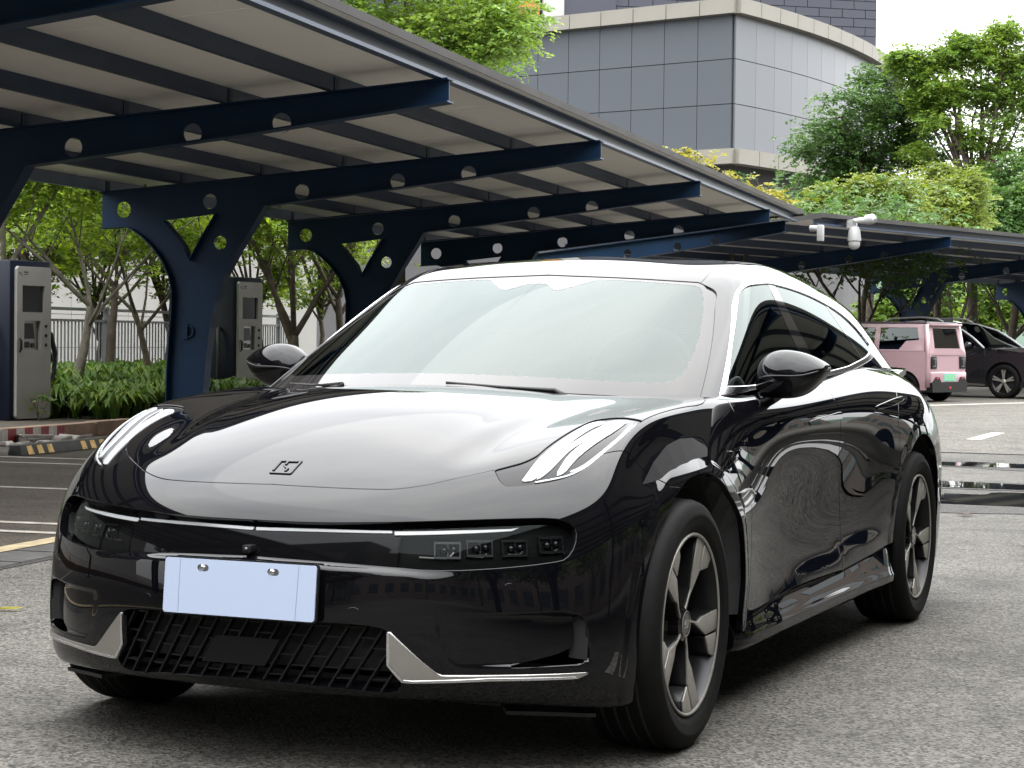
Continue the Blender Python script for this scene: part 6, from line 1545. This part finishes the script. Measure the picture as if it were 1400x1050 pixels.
def suv():
    # local: nose towards -y; right flank on -x
    t = thing('parked_car', 'dark suv with silver roof rails parked behind the small pink car', 'car', (-5.977, 40.035, 0), 1.2797)
    W, tum, zb = 1.90, .30, 1.02
    xf = lambda z: W/2-max(0, z-zb)*tum-max(0, .5-z)*.10
    wy = (-1.42, 1.42); r = .365; ar = .42
    lower = [(-2.30, .30), (-2.36, .50), (-2.34, .78), (-2.20, .93), (-1.55, 1.00), (-.95, 1.05), (2.10, 1.10), (2.32, 1.02), (2.36, .62), (2.26, .32)]
    def arch(y): return [(y+ar*math.cos(rad(a)), r+ar*math.sin(rad(a))) for a in range(-8, 190, 9)]
    out = lower+arch(wy[1])+arch(wy[0])
    for s in (1, -1): ngon_side(out, [], xf, s, M['suvpaint'], 'side_panel', t, .03)
    up = [(-.98, 1.052), (-.68, 1.27), (-.38, 1.45), (.08, 1.585), (.65, 1.64), (1.55, 1.58), (2.14, 1.105)]
    wn1 = [(-.80, 1.10), (-.35, 1.40), (.08, 1.525), (.38, 1.56), (.38, 1.10)]; wn2 = [(.46, 1.10), (.46, 1.565), (.65, 1.575), (1.50, 1.51), (1.85, 1.20), (1.80, 1.13)]
    for s in (1, -1):
        ngon_side(up, [wn1, wn2], xf, s, M['suvpaint'], 'upper_side', t, .03)
        for w_ in (wn1, wn2): V, F = plate2d(w_, [], .006); obj('side_window', [(s*(xf(p[2])-.02)+p[1], p[0], p[2]) for p in V], F, M['dark_glass'], t)
        b = MB(); b.tube([(s*(xf(z)+.012), y, z) for y, z in ((-.96, 1.075), (-.68, 1.285), (-.38, 1.46), (.08, 1.592), (.65, 1.64), (1.53, 1.57))], .022, 8); b.build('window_trim', M['pale_trim'], t, True)
        b = MB(); b.tube([(s*.69, y, z) for y, z in ((.15, 1.63), (.3, 1.70), (.7, 1.73), (1.4, 1.70), (1.62, 1.62))], .022, 8); b.build('roof_rail', M['pale_trim'], t, True)
        b = MB(); b.tube([(s*.93, -.62, 1.10), (s*1.0, -.63, 1.13), (s*1.06, -.60, 1.15)], [.03, .08, .07], 10); bevel(b.build('mirror', M['suvpaint'], t), .01, 1)
        b = MB(); b.box((min(s*.885, s*.93), -.98, .27), (max(s*.885, s*.93), .98, .33)); b.build('side_step', M['silver'], t)
        b = MB(); b.box((min(s*.935, s*.956), -.35, 1.0), (max(s*.935, s*.956), -.17, 1.025)); b.build('door_handle', M['chrome'], t)
        # door seams as recessed strips
        b = MB()
        for y in (-.92, .42, 1.28): b.box((s*.9515-.0005, y-.006, .42), (s*.9515+.0005, y+.006, 1.03))
        b.build('door_seam', M['matblack'], t)
    nose = [(-.80, -2.30), (.80, -2.30)]
    secs = []
    for y, z, w in ((-2.36, .55, .80), (-2.33, .80, .86), (-2.18, .93, .90), (-1.55, 1.02, .92), (-.97, 1.07, .92)):
        secs.append((y, z, w))
    V = []; 
    for y, z, w in secs: V += [(-w, y, z), (-w*.55, y-.02, z+.03), (0, y-.03, z+.04), (w*.55, y-.02, z+.03), (w, y, z)]
    b = MB(); b.add(V, [(i*5+k, i*5+k+1, (i+1)*5+k+1, (i+1)*5+k) for i in range(len(secs)-1) for k in range(4)]); b.build('bonnet', M['suvpaint'], t, True)
    b = MB(); b.add([(-.93, -.97, 1.06), (.93, -.97, 1.06), (.76, .0, 1.565), (-.76, .0, 1.565)], [(0, 1, 2, 3)]); b.build('windscreen', M['dark_glass'], t)
    b = MB(); b.box((-.88, -2.36, .28), (.88, -2.22, .80)); bevel(b.build('front_bumper', M['suvpaint'], t), .05, 3)
    V = []
    for y, z in ((-.02, 1.565), (.55, 1.66), (1.55, 1.59), (1.9, 1.42)): V += [(-.77, y, z-.02), (-.4, y, z+.02), (0, y, z+.03), (.4, y, z+.02), (.77, y, z-.02)]
    b = MB(); b.add(V, [(i*5+k, i*5+k+1, (i+1)*5+k+1, (i+1)*5+k) for i in range(3) for k in range(4)]); b.build('roof', M['suvpaint'], t, True)
    b = MB(); b.add([(-.74, 1.9, 1.42), (.74, 1.9, 1.42), (.88, 2.30, 1.05), (-.88, 2.30, 1.05), (-.9, 2.36, .4), (.9, 2.36, .4)], [(0, 1, 2, 3), (3, 2, 5, 4)]); b.build('tailgate', M['suvpaint'], t)
    b = MB(); b.box((-.88, -2.2, .24), (.88, 2.25, .36)); b.box((-.80, -1.9, .36), (.80, 2.2, 1.0)); b.build('floor', M['matblack'], t)
    b = MB(); b.box((-.55, .55, 1.66), (.55, 1.15, 1.74)); bevel(b.build('roof_box', M['blackplastic'], t), .02, 2)
    for x in (.38, -.38):
        b = MB(); b.box((x-.22, .05, 1.0), (x+.22, .2, 1.40)); bevel(b.build('seat', M['seat'], t), .05, 2)
    for y in wy:
        for s in (1, -1): simple_wheel(t, s*.84, y, r, .235, s, 5)
    return t
suv()
# ------------------------------------------------------------------ the other side of the road, seen only as reflections in the paint
def plain_building(name, label, c, rz, w, d, h, m, bay=3.2, floor=3.4, glazed=False):
    t = thing(name, label, 'building', (c[0], c[1], 0), rz)
    b = MB(); b.box((-w/2, 0, 0), (w/2, d, h)); b.build('wall', M[m], t)
    me = None; k = 0
    for i in range(int(w/bay)):
        for j in range(int(h/floor)):
            x = -w/2+bay*(i+.5); z = floor*(j+.55)
            if me is None:
                ww, hh = (bay-.12, floor-.12) if glazed else (bay*.55, floor*.5)
                b = MB(); b.box((-ww/2, -.06, -hh/2), (ww/2, -.001, hh/2)); o = b.build('window', M['curtain' if not glazed else 'sky_glass'], t); me = o.data; o.location = (x, 0, z)
            else: share('window', me, t, (x, 0, z))
    return t
M['sky_glass'] = mat('curtain_wall_glass', (.02, .028, .028), .05, 0)
plain_building('glass_building', 'glazed building with a window grid across the road behind the camera', (-26, -42), math.pi+.45, 50, 14, 22, 'mullion', 2.2, 2.0, True)
plain_building('brown_building', 'long brown rendered building across the road to the right', (21, 8), -math.pi/2+.06, 110, 12, 15, 'brownwall')
plain_building('brown_building', 'brown rendered building across the road behind the camera', (8, -34), math.pi-.1, 40, 12, 14, 'brownwall')
for i, (x, y, s_) in enumerate(((15, -9, 61), (16, -2, 62), (15.5, 5.5, 63), (17, 13, 64), (17, 21, 65), (8, -22, 66), (-4, -24, 67), (-14, -26, 68), (14, -17, 69), (18, 29, 70), (19, 37, 71), (20, 46, 72))):
    clump_tree('street tree across the road with a round crown', (x, y, 0), [(0, 0, 4.8, 2.4, 2.4, 1.6), (1.5, .8, 4.0, 1.5, 1.6, 1.1), (-1.3, -.9, 3.9, 1.6, 1.5, 1.1), (.3, 1.9, 3.7, 1.4, 1.5, 1.0), (-.1, -1.9, 4.1, 1.5, 1.5, 1.1)], 4500, .32, s_, ('leaf_mid', 'leaf_bright', 'leaf_dark')[i % 3], 2.9, .15, group='street trees across the road')
